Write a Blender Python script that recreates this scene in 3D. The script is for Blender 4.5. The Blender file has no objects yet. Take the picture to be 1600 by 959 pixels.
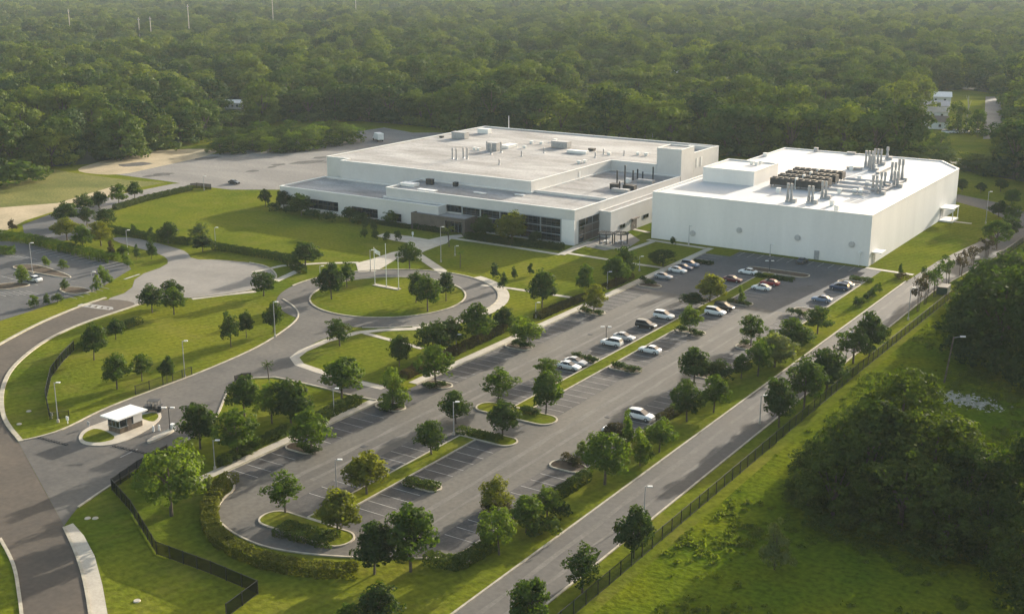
import bpy, math, random
import numpy as np
from mathutils import Vector, Matrix
random.seed(7)
# ------------------------------------------------------------------ camera, sky, sun, exposure
SC = bpy.context.scene
COL = SC.collection
FPX, CX, CY, HC = 1912.0, 800.0, 480.0, 70.0          # photo focal length in pixels, centre, camera height
PITCH = math.atan(537 / FPX); YAW = math.atan2(0.5458, 0.8379)
cam = bpy.data.objects.new('camera', bpy.data.cameras.new('camera')); COL.objects.link(cam)
cam.location = (0, 0, HC); cam.rotation_euler = (math.pi / 2 - PITCH, 0, YAW)
cam.data.sensor_width = 36; cam.data.lens = 36 * FPX / 1600; cam.data.clip_start = 1; cam.data.clip_end = 9000
SC.camera = cam
SUN_EL, SUN_AZ = math.radians(13.5), math.radians(4.8)   # azimuth from +Y towards +X
W = bpy.data.worlds.new('World'); SC.world = W; W.use_nodes = True
wn = W.node_tree.nodes; sky = wn.new('ShaderNodeTexSky'); sky.sky_type = 'NISHITA'; sky.sun_disc = False
sky.sun_elevation = SUN_EL; sky.sun_rotation = SUN_AZ; sky.dust_density = 2.0; sky.air_density = 1.0; sky.ozone_density = 0.3
tint = wn.new('ShaderNodeMix'); tint.data_type = 'RGBA'; tint.blend_type = 'MULTIPLY'; tint.inputs[0].default_value = 1; tint.inputs[7].default_value = (1.08, 1.0, .91, 1)   # hazy, whitened sky
W.node_tree.links.new(sky.outputs[0], tint.inputs[6]); W.node_tree.links.new(tint.outputs[2], wn['Background'].inputs[0]); wn['Background'].inputs[1].default_value = 0.122
sl = bpy.data.lights.new('sun', 'SUN'); sl.energy = 3.5; sl.angle = math.radians(0.6); sl.color = (1, .92, .78)
sun = bpy.data.objects.new('sun', sl); COL.objects.link(sun)
sd = Vector((-math.sin(SUN_AZ) * math.cos(SUN_EL), -math.cos(SUN_AZ) * math.cos(SUN_EL), -math.sin(SUN_EL)))
sun.rotation_euler = sd.to_track_quat('-Z', 'Y').to_euler(); sun.location = (0, 400, 300)
vs = SC.view_settings; vs.view_transform = 'Standard'; vs.look = 'None'; vs.gamma = 1; vs.use_curve_mapping = False; vs.exposure = 1.8
SC.cycles.max_bounces = 5; SC.cycles.diffuse_bounces = 3; SC.cycles.glossy_bounces = 2; SC.cycles.transmission_bounces = 2
SC.cycles.transparent_max_bounces = 10; SC.cycles.volume_bounces = 0; SC.cycles.use_denoising = True
# ------------------------------------------------------------------ geometry of the place: photo point -> ground point
_c, _s = math.cos(PITCH), math.sin(PITCH); _cy, _sy = math.cos(YAW), math.sin(YAW)
def ray(x, y):
    r, u, f = x - CX, CY - y, FPX
    fw, up = f * _c + u * _s, -f * _s + u * _c
    return (r * _cy - fw * _sy, r * _sy + fw * _cy, up)
def G(x, y, z=0.0):
    v = ray(x, y); t = (HC - z) / -v[2]; return (v[0] * t, v[1] * t)
def PX(X, Y, Z=0.0):
    r = X * _cy + Y * _sy; fw = -X * _sy + Y * _cy; dz = Z - HC
    f = fw * _c - dz * _s; u = fw * _s + dz * _c
    return CX + FPX * r / f, CY - FPX * u / f
def dist(x, y):
    a = G(x, y); return math.hypot(a[0], a[1])
def mpp(x, y):                                        # metres per photo pixel at that ground point
    a = G(x, y); fw = -a[0] * _sy + a[1] * _cy; return (fw * _c + HC * _s) / FPX
def hgt(x, y, ty):
    a = G(x, y); lo, hi = 0, 60
    for _ in range(40):
        m = (lo + hi) / 2
        if PX(a[0], a[1], m)[1] > ty: lo = m
        else: hi = m
    return lo
def GP(pts): return [G(*p) for p in pts]
# ------------------------------------------------------------------ materials
MATS = {}
def mat(name, col, rough=.85, var=.0, scale=.2, col2=None, stretch=None, metal=0, bump=0, spec=.3, fine=0, coords='pos', alpha=1):
    if name in MATS: return MATS[name]
    m = bpy.data.materials.new(name); m.use_nodes = True; nt = m.node_tree; N = nt.nodes; L = nt.links
    b = N['Principled BSDF']; b.inputs['Base Color'].default_value = (*col, 1); b.inputs['Roughness'].default_value = rough
    b.inputs['Metallic'].default_value = metal; b.inputs['Specular IOR Level'].default_value = spec
    if var or col2 or fine:
        if coords == 'pos': src = N.new('ShaderNodeNewGeometry').outputs['Position']
        else: src = N.new('ShaderNodeTexCoord').outputs['Object']
        if stretch:
            mp = N.new('ShaderNodeMapping'); mp.inputs['Scale'].default_value = stretch; L.new(src, mp.inputs[0]); src2 = mp.outputs[0]
        else: src2 = src
        n1 = N.new('ShaderNodeTexNoise'); n1.inputs['Scale'].default_value = scale; n1.inputs['Detail'].default_value = 6; n1.inputs['Roughness'].default_value = .6; L.new(src2, n1.inputs[0])
        rp = N.new('ShaderNodeMapRange'); rp.inputs[1].default_value = .35; rp.inputs[2].default_value = .65; L.new(n1.outputs[0], rp.inputs[0])
        mx = N.new('ShaderNodeMix'); mx.data_type = 'RGBA'
        c2 = col2 or tuple(max(0, c * (1 - var)) for c in col)
        c1 = col if col2 else tuple(c * (1 + var) for c in col)
        mx.inputs[6].default_value = (*c1, 1); mx.inputs[7].default_value = (*c2, 1); L.new(rp.outputs[0], mx.inputs[0])
        out = mx.outputs[2]
        if fine:
            n2 = N.new('ShaderNodeTexNoise'); n2.inputs['Scale'].default_value = max(scale * 9, 1.3); n2.inputs['Detail'].default_value = 5; L.new(src, n2.inputs[0])
            r2 = N.new('ShaderNodeMapRange'); r2.inputs[1].default_value = .3; r2.inputs[2].default_value = .7; r2.inputs[3].default_value = 1 - fine; r2.inputs[4].default_value = 1 + fine; L.new(n2.outputs[0], r2.inputs[0])
            m2 = N.new('ShaderNodeVectorMath'); m2.operation = 'SCALE'; L.new(out, m2.inputs[0]); L.new(r2.outputs[0], m2.inputs['Scale']); out = m2.outputs[0]
            if bump:
                bp = N.new('ShaderNodeBump'); bp.inputs['Strength'].default_value = bump; bp.inputs['Distance'].default_value = .3; L.new(n2.outputs[0], bp.inputs['Height']); L.new(bp.outputs[0], b.inputs['Normal'])
        L.new(out, b.inputs['Base Color'])
    if alpha < 1:
        b.inputs['Alpha'].default_value = alpha
    MATS[name] = m; return m
def leafmat(name, col, col2, trans=.35, rnd=.35):
    if name in MATS: return MATS[name]
    m = bpy.data.materials.new(name); m.use_nodes = True; nt = m.node_tree; N = nt.nodes; L = nt.links
    for n in list(N):
        if n.type != 'OUTPUT_MATERIAL': N.remove(n)
    out = [n for n in N if n.type == 'OUTPUT_MATERIAL'][0]
    oi = N.new('ShaderNodeObjectInfo'); ge = N.new('ShaderNodeNewGeometry')
    mx = N.new('ShaderNodeMix'); mx.data_type = 'RGBA'; mx.inputs[6].default_value = (*col, 1); mx.inputs[7].default_value = (*col2, 1)
    ad = N.new('ShaderNodeMath'); ad.operation = 'MULTIPLY_ADD'; ad.inputs[1].default_value = 1 - rnd
    ml = N.new('ShaderNodeMath'); ml.operation = 'MULTIPLY'; ml.inputs[1].default_value = rnd
    L.new(ge.outputs['Random Per Island'], ml.inputs[0]); L.new(oi.outputs['Random'], ad.inputs[0]); L.new(ml.outputs[0], ad.inputs[2]); L.new(ad.outputs[0], mx.inputs[0])
    d = N.new('ShaderNodeBsdfDiffuse'); t = N.new('ShaderNodeBsdfTranslucent'); g = N.new('ShaderNodeBsdfGlossy'); g.inputs['Roughness'].default_value = .55
    s1 = N.new('ShaderNodeMixShader'); s1.inputs[0].default_value = trans; s2 = N.new('ShaderNodeMixShader'); s2.inputs[0].default_value = .01
    tc = N.new('ShaderNodeMix'); tc.data_type = 'RGBA'; tc.blend_type = 'MULTIPLY'; tc.inputs[0].default_value = 1; tc.inputs[7].default_value = (1.45, 1.5, .45, 1)
    L.new(mx.outputs[2], tc.inputs[6]); L.new(mx.outputs[2], d.inputs[0]); L.new(tc.outputs[2], t.inputs[0])
    L.new(d.outputs[0], s1.inputs[1]); L.new(t.outputs[0], s1.inputs[2]); L.new(s1.outputs[0], s2.inputs[1]); L.new(g.outputs[0], s2.inputs[2]); L.new(s2.outputs[0], out.inputs[0])
    MATS[name] = m; return m
M_grass = mat('lawn_grass', (.128, .134, .013), .95, scale=.035, col2=(.070, .096, .009), fine=.25, bump=.4, spec=0)
def weather(m, dry, amount, stripe):                          # dry patches and faint mowing stripes on a lawn
    nt = m.node_tree; N, L = nt.nodes, nt.links; b = N['Principled BSDF']; src = b.inputs['Base Color'].links[0].from_socket; ge = N.new('ShaderNodeNewGeometry')
    n = N.new('ShaderNodeTexNoise'); n.inputs['Scale'].default_value = .11; n.inputs['Detail'].default_value = 8; n.inputs['Roughness'].default_value = .7; L.new(ge.outputs['Position'], n.inputs[0])
    r = N.new('ShaderNodeMapRange'); r.inputs[1].default_value = .50; r.inputs[2].default_value = .72; r.inputs[4].default_value = amount; L.new(n.outputs[0], r.inputs[0])
    x = N.new('ShaderNodeMix'); x.data_type = 'RGBA'; x.inputs[7].default_value = (*dry, 1); L.new(r.outputs[0], x.inputs[0]); L.new(src, x.inputs[6])
    mp = N.new('ShaderNodeMapping'); mp.inputs['Rotation'].default_value = (0, 0, .35); L.new(ge.outputs['Position'], mp.inputs[0])
    w = N.new('ShaderNodeTexWave'); w.inputs['Scale'].default_value = .16; w.inputs['Distortion'].default_value = 1.2; w.inputs['Detail'].default_value = 2; L.new(mp.outputs[0], w.inputs[0])
    q = N.new('ShaderNodeMapRange'); q.inputs[3].default_value = 1 - stripe; q.inputs[4].default_value = 1 + stripe; L.new(w.outputs[0], q.inputs[0])
    v = N.new('ShaderNodeVectorMath'); v.operation = 'SCALE'; L.new(x.outputs[2], v.inputs[0]); L.new(q.outputs[0], v.inputs['Scale']); L.new(v.outputs[0], b.inputs['Base Color'])
weather(M_grass, (.17, .145, .035), .55, .07)
M_meadow = mat('meadow_grass', (.108, .120, .007), .95, scale=.05, col2=(.055, .086, .005), fine=.35, bump=.6, spec=0)
M_dry = mat('dry_grass', (.15, .14, .035), .95, scale=.06, col2=(.08, .092, .014), fine=.3, bump=.5, spec=.1)
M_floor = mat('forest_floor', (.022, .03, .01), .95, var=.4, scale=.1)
M_asph = mat('old_asphalt', (0.1089, 0.099, 0.0825), .9, scale=.16, col2=(0.0693, 0.06402, 0.0561), stretch=(1, .22, 1), fine=.16, spec=.25)
M_asph2 = mat('new_asphalt', (.086, .085, .084), .9, scale=.12, col2=(.060, .060, .060), fine=.14, spec=.25)
M_bay = mat('bay_asphalt', (0.0825, 0.0759, 0.0693), .9, scale=.3, col2=(0.0462, 0.04422, 0.04356), fine=.2, spec=.2)
M_stain = mat('dark_stain', (.05, .048, .045), .9, var=.4, scale=.4)
M_track = mat('worn_asphalt', (.140, .130, .114), .9, scale=.25, col2=(.098, .091, .080), fine=.15, spec=.2)
M_svc = mat('service_asphalt', (0.112, 0.1019, 0.0868), .9, scale=.07, col2=(0.07, 0.06608, 0.06272), stretch=(1, .35, 1), fine=.12, spec=.25)
M_brown = mat('brown_asphalt', (0.0924, 0.07392, 0.056), .9, scale=.10, col2=(0.0644, 0.0532, 0.04256), fine=.14, spec=.25)
M_drive = mat('drive_asphalt', (0.1089, 0.099, 0.0858), .9, scale=.08, col2=(0.0693, 0.06468, 0.0594), fine=.14, spec=.25)
M_yard = mat('yard_gravel', (0.18, 0.1692, 0.1512), .95, scale=.05, col2=(0.1224, 0.1152, 0.1066), stretch=(.6, 1.6, 1), fine=.2)
M_conc = mat('pale_concrete', (0.3772, 0.3362, 0.2706), .9, var=.12, scale=.4, fine=.08)
M_conc2 = mat('apron_concrete', (0.18, 0.165, 0.144), .9, var=.15, scale=.1, fine=.08)
M_kerb = mat('kerb_concrete', (0.34, 0.3017, 0.2295), .9, var=.2, scale=.8)
M_paint = mat('road_paint', (.36, .35, .32), .8, scale=.9, col2=(.20, .19, .175))
M_sand = mat('sand', (0.36, 0.288, 0.18), .95, scale=.09, col2=(0.2448, 0.2016, 0.1152), fine=.15)
M_mulch = mat('mulch', (.06, .04, .022), .95, var=.35, scale=1.5)
M_wall = mat('grey_wall_panel', (0.4945, 0.4772, 0.4542), .8, var=.05, scale=.15, fine=.03)
M_white = mat('white_wall_panel', (.64, .615, .585), .75, var=.06, scale=.12, stretch=(1, 1, .15), fine=.02)
M_roof = mat('grey_roof_membrane', (.325, .318, .305), .9, scale=.09, col2=(.17, .162, .155), stretch=(.5, 1.4, 1), fine=.18)
M_roofw = mat('white_roof_membrane', (.47, .465, .45), .85, var=.05, scale=.1, fine=.04)
M_trim = mat('white_metal', (.64, .63, .60), .5, var=.05, scale=2)
M_brownw = mat('brown_cladding', (.085, .070, .058), .7, var=.15, scale=.6)
M_glass = mat('dark_glass', (.012, .016, .019), .08, var=.3, scale=.2, spec=.6)
M_thin = mat('dark_aluminium', (.055, .065, .07), .45, var=.05, scale=2)
M_mull = mat('aluminium', (.22, .24, .25), .45, var=.05, scale=2, metal=.2)
M_galv = mat('galvanised_steel', (.30, .30, .305), .5, var=.12, scale=1.5, metal=.3)
M_dark = mat('dark_metal', (.035, .034, .034), .6, var=.25, scale=1.2)
M_black = mat('black_iron', (.012, .013, .012), .6, var=.2, scale=3)
M_mesh = mat('green_mesh', (.030, .045, .012), .9, var=.2, scale=1, alpha=.6, spec=0)
M_bmesh = mat('black_mesh', (.004, .006, .004), .9, var=.2, scale=1, alpha=.8, spec=0)
M_bark = mat('bark', (.075, .058, .042), .95, var=.3, scale=3, coords='obj')
M_tyre = mat('tyre_rubber', (.015, .015, .015), .9, var=.2, scale=5)
M_rim = mat('alloy_rim', (.45, .45, .46), .35, metal=.8, var=.05, scale=5)
M_lampw = mat('clear_lens', (.75, .75, .72), .2, var=.03, scale=5)
M_red = mat('red_lens', (.25, .01, .01), .3, var=.1, scale=5)
M_wood = mat('weathered_wood', (.11, .085, .06), .9, var=.3, scale=2)
M_rock = mat('pale_rubble', (.30, .28, .23), .95, var=.3, scale=1)
L_oak = leafmat('oak_leaves', (.066, .105, .010), (.028, .052, .006), .45)
L_dk = leafmat('dark_leaves', (.044, .072, .010), (.020, .038, .006), .42)
L_lt = leafmat('light_leaves', (.105, .145, .016), (.060, .098, .012), .45)
L_pale = leafmat('pale_leaves', (.115, .135, .042), (.075, .10, .03), .45)
L_yel = leafmat('yellow_leaves', (.125, .130, .012), (.055, .075, .010), .45)
L_pur = leafmat('purple_leaves', (.050, .030, .022), (.034, .034, .014), .35)
L_hedge = leafmat('hedge_leaves', (.060, .085, .012), (.032, .052, .008), .35)
L_ghedge = leafmat('golden_hedge_leaves', (.125, .120, .012), (.050, .068, .008), .38)
L_rhedge = leafmat('brown_hedge_leaves', (.075, .050, .020), (.040, .045, .012), .3)
L_for = leafmat('forest_leaves', (.115, .150, .018), (.020, .042, .008), .26, .22)
L_for2 = leafmat('dark_forest_leaves', (.066, .100, .018), (.016, .036, .009), .24, .22)
L_for3 = leafmat('yellow_forest_leaves', (.135, .165, .020), (.050, .078, .011), .28, .22)
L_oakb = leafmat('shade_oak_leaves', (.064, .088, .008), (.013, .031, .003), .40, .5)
# ------------------------------------------------------------------ mesh helpers
class MB:
    def __init__(s): s.v = []; s.f = []
    def add(s, vs_, fs_):
        o = len(s.v); s.v += [tuple(p) for p in vs_]; s.f += [tuple(i + o for i in f) for f in fs_]; return s
    def box(s, x0, x1, y0, y1, z0, z1):
        return s.add([(x0, y0, z0), (x1, y0, z0), (x1, y1, z0), (x0, y1, z0), (x0, y0, z1), (x1, y0, z1), (x1, y1, z1), (x0, y1, z1)],
                     [(3, 2, 1, 0), (4, 5, 6, 7), (0, 1, 5, 4), (1, 2, 6, 5), (2, 3, 7, 6), (3, 0, 4, 7)])
    def poly(s, pts, z): return s.add([(p[0], p[1], z) for p in pts], [tuple(range(len(pts)))])
    def prism(s, pts, z0, z1):
        n = len(pts); s.add([(p[0], p[1], z0) for p in pts] + [(p[0], p[1], z1) for p in pts],
                            [tuple(range(n, 2 * n)), tuple(reversed(range(n)))] + [(i, (i + 1) % n, n + (i + 1) % n, n + i) for i in range(n)]); return s
    def tube(s, a, b, r0, r1=None, n=8, caps=True):
        a, b = Vector(a), Vector(b); r1 = r0 if r1 is None else r1; d = (b - a).normalized()
        u = d.orthogonal().normalized(); w = d.cross(u); vs_ = []
        for c, r in ((a, r0), (b, r1)):
            for i in range(n):
                t = 2 * math.pi * i / n; vs_.append(c + (u * math.cos(t) + w * math.sin(t)) * r)
        fs_ = [(i, (i + 1) % n, n + (i + 1) % n, n + i) for i in range(n)]
        if caps: fs_ += [tuple(reversed(range(n))), tuple(range(n, 2 * n))]
        return s.add(vs_, fs_)
    def strip(s, pts, w, z0, z1, closed=False):               # mitred bar along a polyline
        s.k = getattr(s, 'k', 0) + 1; z1 += (s.k % 9) * .0025
        n = len(pts); P = [Vector((p[0], p[1])) for p in pts]; L_, R_ = [], []
        for i in range(n):
            a = P[i - 1] if (i or closed) else None; b = P[(i + 1) % n] if (i < n - 1 or closed) else None
            d1 = (P[i] - a).normalized() if a is not None else None; d2 = (b - P[i]).normalized() if b is not None else None
            d1 = d1 or d2; d2 = d2 or d1
            n1 = Vector((-d1.y, d1.x)); n2 = Vector((-d2.y, d2.x)); m = (n1 + n2)
            m = m.normalized() if m.length > 1e-6 else n1
            k = w / 2 / max(.4, m.dot(n1)); L_.append(P[i] + m * k); R_.append(P[i] - m * k)
        vs_ = []; fs_ = []
        for i in range(n):
            for q in (L_[i], R_[i]): vs_ += [(q.x, q.y, z0), (q.x, q.y, z1)]
        for i in range(n if closed else n - 1):
            a = 4 * i; b = 4 * ((i + 1) % n)
            fs_ += [(a + 1, a + 3, b + 3, b + 1), (a, a + 1, b + 1, b), (a + 3, a + 2, b + 2, b + 3)]
        if not closed: e = 4 * (n - 1); fs_ += [(0, 2, 3, 1), (e, e + 1, e + 3, e + 2)]
        return s.add(vs_, fs_)
    def mesh(s, name, m, smooth=False):
        me = bpy.data.meshes.new(name); me.from_pydata(s.v, [], s.f); me.materials.append(m)
        if smooth: me.polygons.foreach_set('use_smooth', [True] * len(me.polygons))
        me.update(); return me
    def build(s, name, m, parent=None, smooth=False): return link(name, s.mesh(name, m, smooth), parent)
def link(name, me, parent=None):
    o = bpy.data.objects.new(name, me); COL.objects.link(o)
    if parent is not None: o.parent = parent
    return o
USED = {}
def tag(o, label, cat, group=None, kind=None):
    o['label'] = label; o['category'] = cat
    if group: o['group'] = group
    if kind: o['kind'] = kind
    if label in USED and not (group and USED[label] == group): print('DUPLICATE LABEL', label)
    USED[label] = group
    n = len(label.split())
    if n < 4 or n > 16: print('LABEL LENGTH', n, label)
    return o
def thing(name, label, cat, loc=(0, 0, 0), rz=0, group=None, sc=None):
    o = bpy.data.objects.new(name, None); COL.objects.link(o); o.empty_display_size = .5
    o.location = loc if len(loc) == 3 else (*loc, 0); o.rotation_euler = (0, 0, rz)
    if sc: o.scale = sc
    return tag(o, label, cat, group)
def struct(name, mb, m, label=None):
    o = mb.build(name, m); o['kind'] = 'structure'
    o['label'] = label or name.replace('_', ' '); o['category'] = name.split('_')[-1]; return o
def sheet(name, pts, m, z, label=None): return struct(name, MB().poly(pts, z), m, label)
def smooth(pts, k=3, closed=True):                            # Chaikin corner cutting
    for _ in range(k):
        q = []; n = len(pts)
        for i in range(n if closed else n - 1):
            a, b = pts[i], pts[(i + 1) % n]
            q += [(a[0] * .75 + b[0] * .25, a[1] * .75 + b[1] * .25), (a[0] * .25 + b[0] * .75, a[1] * .25 + b[1] * .75)]
        pts = q if closed else [pts[0]] + q + [pts[-1]]
    return pts
def rr(x0, x1, y0, y1, r=None, n=5):
    r = r or min(x1 - x0, y1 - y0) / 2 * .95; P = []
    for cx, cy, a0 in ((x1 - r, y1 - r, 0), (x0 + r, y1 - r, 90), (x0 + r, y0 + r, 180), (x1 - r, y0 + r, 270)):
        for i in range(n + 1):
            a = math.radians(a0 + 90 * i / n); P.append((cx + r * math.cos(a), cy + r * math.sin(a)))
    return P
def circle(c, r, n=64, a0=0, a1=360):
    return [(c[0] + r * math.cos(math.radians(a0 + (a1 - a0) * i / n)), c[1] + r * math.sin(math.radians(a0 + (a1 - a0) * i / n))) for i in range(n + (0 if a1 - a0 == 360 else 1))]
def inside(p, poly):
    x, y = p; c = False; n = len(poly); j = n - 1
    for i in range(n):
        a, b = poly[i], poly[j]
        if (a[1] > y) != (b[1] > y) and x < (b[0] - a[0]) * (y - a[1]) / (b[1] - a[1]) + a[0]: c = not c
        j = i
    return c
# ================================================================== SETTING
struct('ground', MB().poly([(-3000, -60), (900, -60), (900, 4000), (-3000, 4000)], 0), M_grass, 'mown lawn and land')
# forest outline on the ground (front edge from the left to the right)
FRONT = GP([(-420, 330), (-120, 292), (0, 268), (60, 262), (140, 257), (230, 236), (330, 213), (420, 190), (560, 190), (660, 198), (760, 209), (1000, 228), (1115, 243), (1230, 248), (1360, 256), (1490, 264), (1600, 285), (1750, 330)])
FOREST = FRONT + [(300, 480), (700, 700), (900, 3900), (-3000, 3900), (-3000, 800), (-900, 300)]
ROADFAR = GP([(1536, 218), (1560, 218), (1568, 190), (1562, 152), (1540, 152), (1538, 190)])
CLEAR = [GP([(890, 200), (932, 200), (936, 130), (915, 130), (893, 150)]),
         GP([(1428, 246), (1575, 250), (1580, 150), (1500, 140), (1440, 148), (1424, 215)]),
         GP([(338, 198), (395, 194), (395, 158), (345, 158)])]
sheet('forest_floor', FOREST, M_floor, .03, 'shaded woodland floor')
MEADOW = [(-59.2, 60), (-59.2, 420), (300, 480), (500, 300), (400, 0), (0, 0)]
sheet('meadow', MEADOW, M_meadow, .008, 'rough meadow right of the fence')
sheet('yard', GP([(180, 273), (240, 262), (312, 245), (400, 232), (520, 212), (600, 200), (645, 208), (760, 208), (700, 262), (560, 262), (470, 292), (436, 297), (360, 297), (300, 290), (262, 284)]), M_yard, .016, 'grey gravel yard left of the main building')
sheet('sand', smooth(GP([(107, 268), (160, 252), (235, 236), (330, 232), (345, 240), (240, 263), (180, 276)]), 2), M_sand, .020, 'pale sand strip')
sheet('dry_verge', GP([(-150, 340), (-150, 300), (0, 290), (70, 262), (110, 270), (200, 282), (260, 286), (180, 300), (90, 325), (0, 350)]), M_dry, .006, 'dry verge')
sheet('sand_track', GP([(-120, 370), (-60, 340), (0, 325), (90, 318), (180, 291), (196, 300), (100, 326), (40, 345), (0, 366), (-60, 388)]), M_sand, .012, 'sandy track')
# entry road, drive, roundabout
R1 = smooth(GP([(150, 1010), (143, 959), (131, 900), (118, 860), (100, 822), (60, 750), (28, 690), (8, 660), (2, 635), (3, 608), (15, 580), (40, 555), (75, 530), (125, 507), (180, 487), (222, 474), (166, 466), (120, 482), (60, 508), (0, 540), (-60, 575), (-120, 640), (-150, 720), (-110, 800), (-30, 830), (5, 850), (22, 890), (30, 930), (34, 959), (36, 1010)]), 2)
sheet('entry_road', R1, M_brown, .024, 'brown entry road')
DR_UP = [(28, 690), (55, 685), (100, 672), (160, 640), (240, 610), (320, 580), (400, 545), (440, 520), (463, 502), (468, 490), (458, 478), (442, 468)]
DR_LO = [(100, 822), (112, 805), (122, 793), (175, 757), (250, 712), (305, 682), (338, 655), (348, 630), (356, 610), (380, 592), (430, 590)]
BR_LO = [(430, 590), (500, 605), (545, 618), (588, 626)]
BR_UP = [(545, 518), (500, 532), (472, 547), (459, 559), (466, 570), (510, 581), (580, 598), (640, 612)]
RC = (-163.4, 201.3)
sheet('drive', GP(DR_UP) + [(RC[0] + 19.5 * math.cos(math.radians(a_)), RC[1] + 19.5 * math.sin(math.radians(a_))) for a_ in range(170, 266, 8)] + GP(BR_UP) + GP(list(reversed(BR_LO))) + GP(list(reversed(DR_LO))), M_drive, .030, 'entrance drive')
RC = (-163.4, 201.3)
ring = MB(); n = 72; a = circle(RC, 16.9, n); b = circle(RC, 24.0, n)
ring.add([(p[0], p[1], .034) for p in a + b], [(i, n + i, n + (i + 1) % n, (i + 1) % n) for i in range(n)])
struct('roundabout_road', ring, M_drive, 'ring road of the roundabout')
sheet('apron', smooth(GP([(160, 470), (205, 455), (212, 432), (262, 415), (262, 404), (245, 396), (215, 388), (180, 378), (175, 371), (210, 372), (245, 380), (275, 388), (292, 394), (300, 406), (340, 406), (395, 411), (420, 418), (432, 432), (428, 441), (400, 453), (350, 461), (300, 466), (247, 468), (222, 475), (185, 487)]), 1), M_conc2, .020, 'pale concrete turning apron')
sheet('loop_road', GP([(35, 352), (92, 330), (150, 318), (160, 330), (150, 352), (150, 372), (85, 378), (38, 366)]), M_asph2, .016, 'dark asphalt loop road')
sheet('link_road', GP([(150, 316), (180, 306), (270, 288), (300, 286), (300, 292), (200, 318), (160, 330)]), M_yard, .014, 'pale grey road to the yard')
sheet('side_parking_lot', GP([(-150, 372), (-20, 378), (30, 377), (75, 388), (200, 413), (205, 421), (172, 441), (150, 455), (100, 468), (50, 486), (-20, 508), (-150, 560)]), M_asph2, .020, 'dark asphalt side parking lot')
# main parking lot
LOT = [(-122.5, 113), (-122.5, 277), (-116, 277), (-116, 283.4), (-80, 283.4), (-80, 109.8)] + smooth([(-80, 109.8), (-90.4, 103), (-99.8, 99.3), (-106.6, 99.6), (-112.8, 101.8), (-116.2, 106), (-117.3, 110.5), (-122.5, 113)], 2, False)[1:-1]
sheet('parking_lot', LOT, M_asph, .020, 'main parking lot asphalt')
sheet('parking_patch', [(-122.3, 237.5), (-80.2, 236), (-80.2, 283.2), (-115.8, 283.2), (-115.8, 276.8), (-122.3, 276.8)], M_asph2, .025, 'newer dark asphalt by the white building')
SVC = [(-72.3, 60), (-72.3, 276), (-71.5, 300), (-69, 322), (-66, 345), (-68.5, 362), (-77, 374), (-90, 384), (-90, 395), (-74, 386), (-61.5, 370), (-58, 345), (-59.5, 318), (-62.5, 296), (-64.8, 270), (-64.8, 60)]
sheet('service_road', SVC, M_svc, .020, 'service road along the fence')
# kerbs
kb = MB()
for pts in (GP(DR_UP), GP(DR_LO[2:]), GP(BR_LO)): kb.strip(smooth(pts, 2, False), .32, 0, .15)
kb.strip(circle(RC, 16.9, 72), .35, 0, .15, True)
ang = lambda p: math.degrees(math.atan2(p[1] - RC[1], p[0] - RC[0]))
A0, A1 = ang(G(560, 520)), ang(G(446, 446))
kb.strip(circle(RC, 24.1, 60, A0, A1 if A1 > A0 else A1 + 360), .35, 0, .15)
kb.strip(smooth(GP([(33, 690), (8, 660), (2, 635), (3, 608), (15, 580), (40, 555), (75, 530), (125, 507), (180, 489), (222, 475)]), 2, False), .7, 0, .14)
kb.strip(smooth(GP([(-60, 573), (0, 538), (60, 506), (120, 481), (165, 466)]), 2, False), .7, 0, .14)
kb.strip(smooth(GP([(0, 842), (14, 866), (24, 890), (30, 930), (34, 959), (36, 1010)]), 2, False), .4, 0, .14)
kb.strip(smooth(GP([(100, 824), (118, 862), (131, 902), (141, 959), (146, 1010)]), 2, False), .35, 0, .14)
kb.strip([(-72.4, 60), (-72.4, 276)], .28, 0, .14); kb.strip([(-64.7, 60), (-64.7, 270), (-62.4, 296), (-59.4, 318)], .28, 0, .14)
kb.strip(smooth([(-80, 109.8), (-90.4, 103), (-99.8, 99.3), (-106.6, 99.6), (-112.8, 101.8), (-116.2, 106), (-117.3, 110.5), (-122.5, 113)], 2, False), .28, 0, .15)
kb.strip([(-122.5, 113), (-122.5, 148.8)], .2, 0, .15); kb.strip([(-122.5, 158), (-122.5, 277)], .2, 0, .15)
kb.strip([(-80, 110), (-80, 272)], .22, 0, .15)
kb.strip(smooth(GP([(240, 470), (300, 466), (350, 461), (400, 453), (428, 441), (434, 431), (420, 417), (390, 411)]), 2, False), .3, 0, .15)
struct('kerb', kb, M_kerb, 'concrete kerbs')
# islands and medians of the main lot
ig, im, ik = MB(), MB(), MB()
def island(pts, fill):
    ik.strip(pts, .26, 0, .17, True); fill.prism(pts, .0, .12)
def cw(x0, x1, y0, y1, r=None): return rr(x0, x1, y0, y1, r)
LI = [126, 147.2, 160.3, 186, 214.5, 240.6, 268]
for y in LI: island(cw(-122.3, -117, y - 1.5, y + 1.5, 1.4), im)
island(cw(-102.7, -99.7, 108.5, 143, .3), ig); island(cw(-108, -93.4, 103.8, 108.3, 2.1), ig); island(cw(-102.6, -93.8, 143.1, 146.6, 1.6), ig)
island(cw(-102.7, -99.7, 158.2, 266, .3), ig); island(cw(-108, -93.4, 153.6, 158.0, 2.1), ig)
for y in (185.3, 212.8): island(cw(-99.5, -93.6, y - 1.2, y + 1.2, 1.1), im)
island(cw(-99.5, -93.4, 123.8, 126.2, 1.1), im); island(cw(-99.5, -94, 236.4, 239.2, 1.2), im)
island(cw(-107.8, -102.8, 185.2, 188, 1.2), im); island(cw(-107.8, -102.8, 233.5, 237, 1.2), im); island(cw(-107.8, -102.8, 123.5, 126.5, 1.2), im)
island(cw(-107.6, -92.5, 266.2, 270, 1.6), im)
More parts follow.
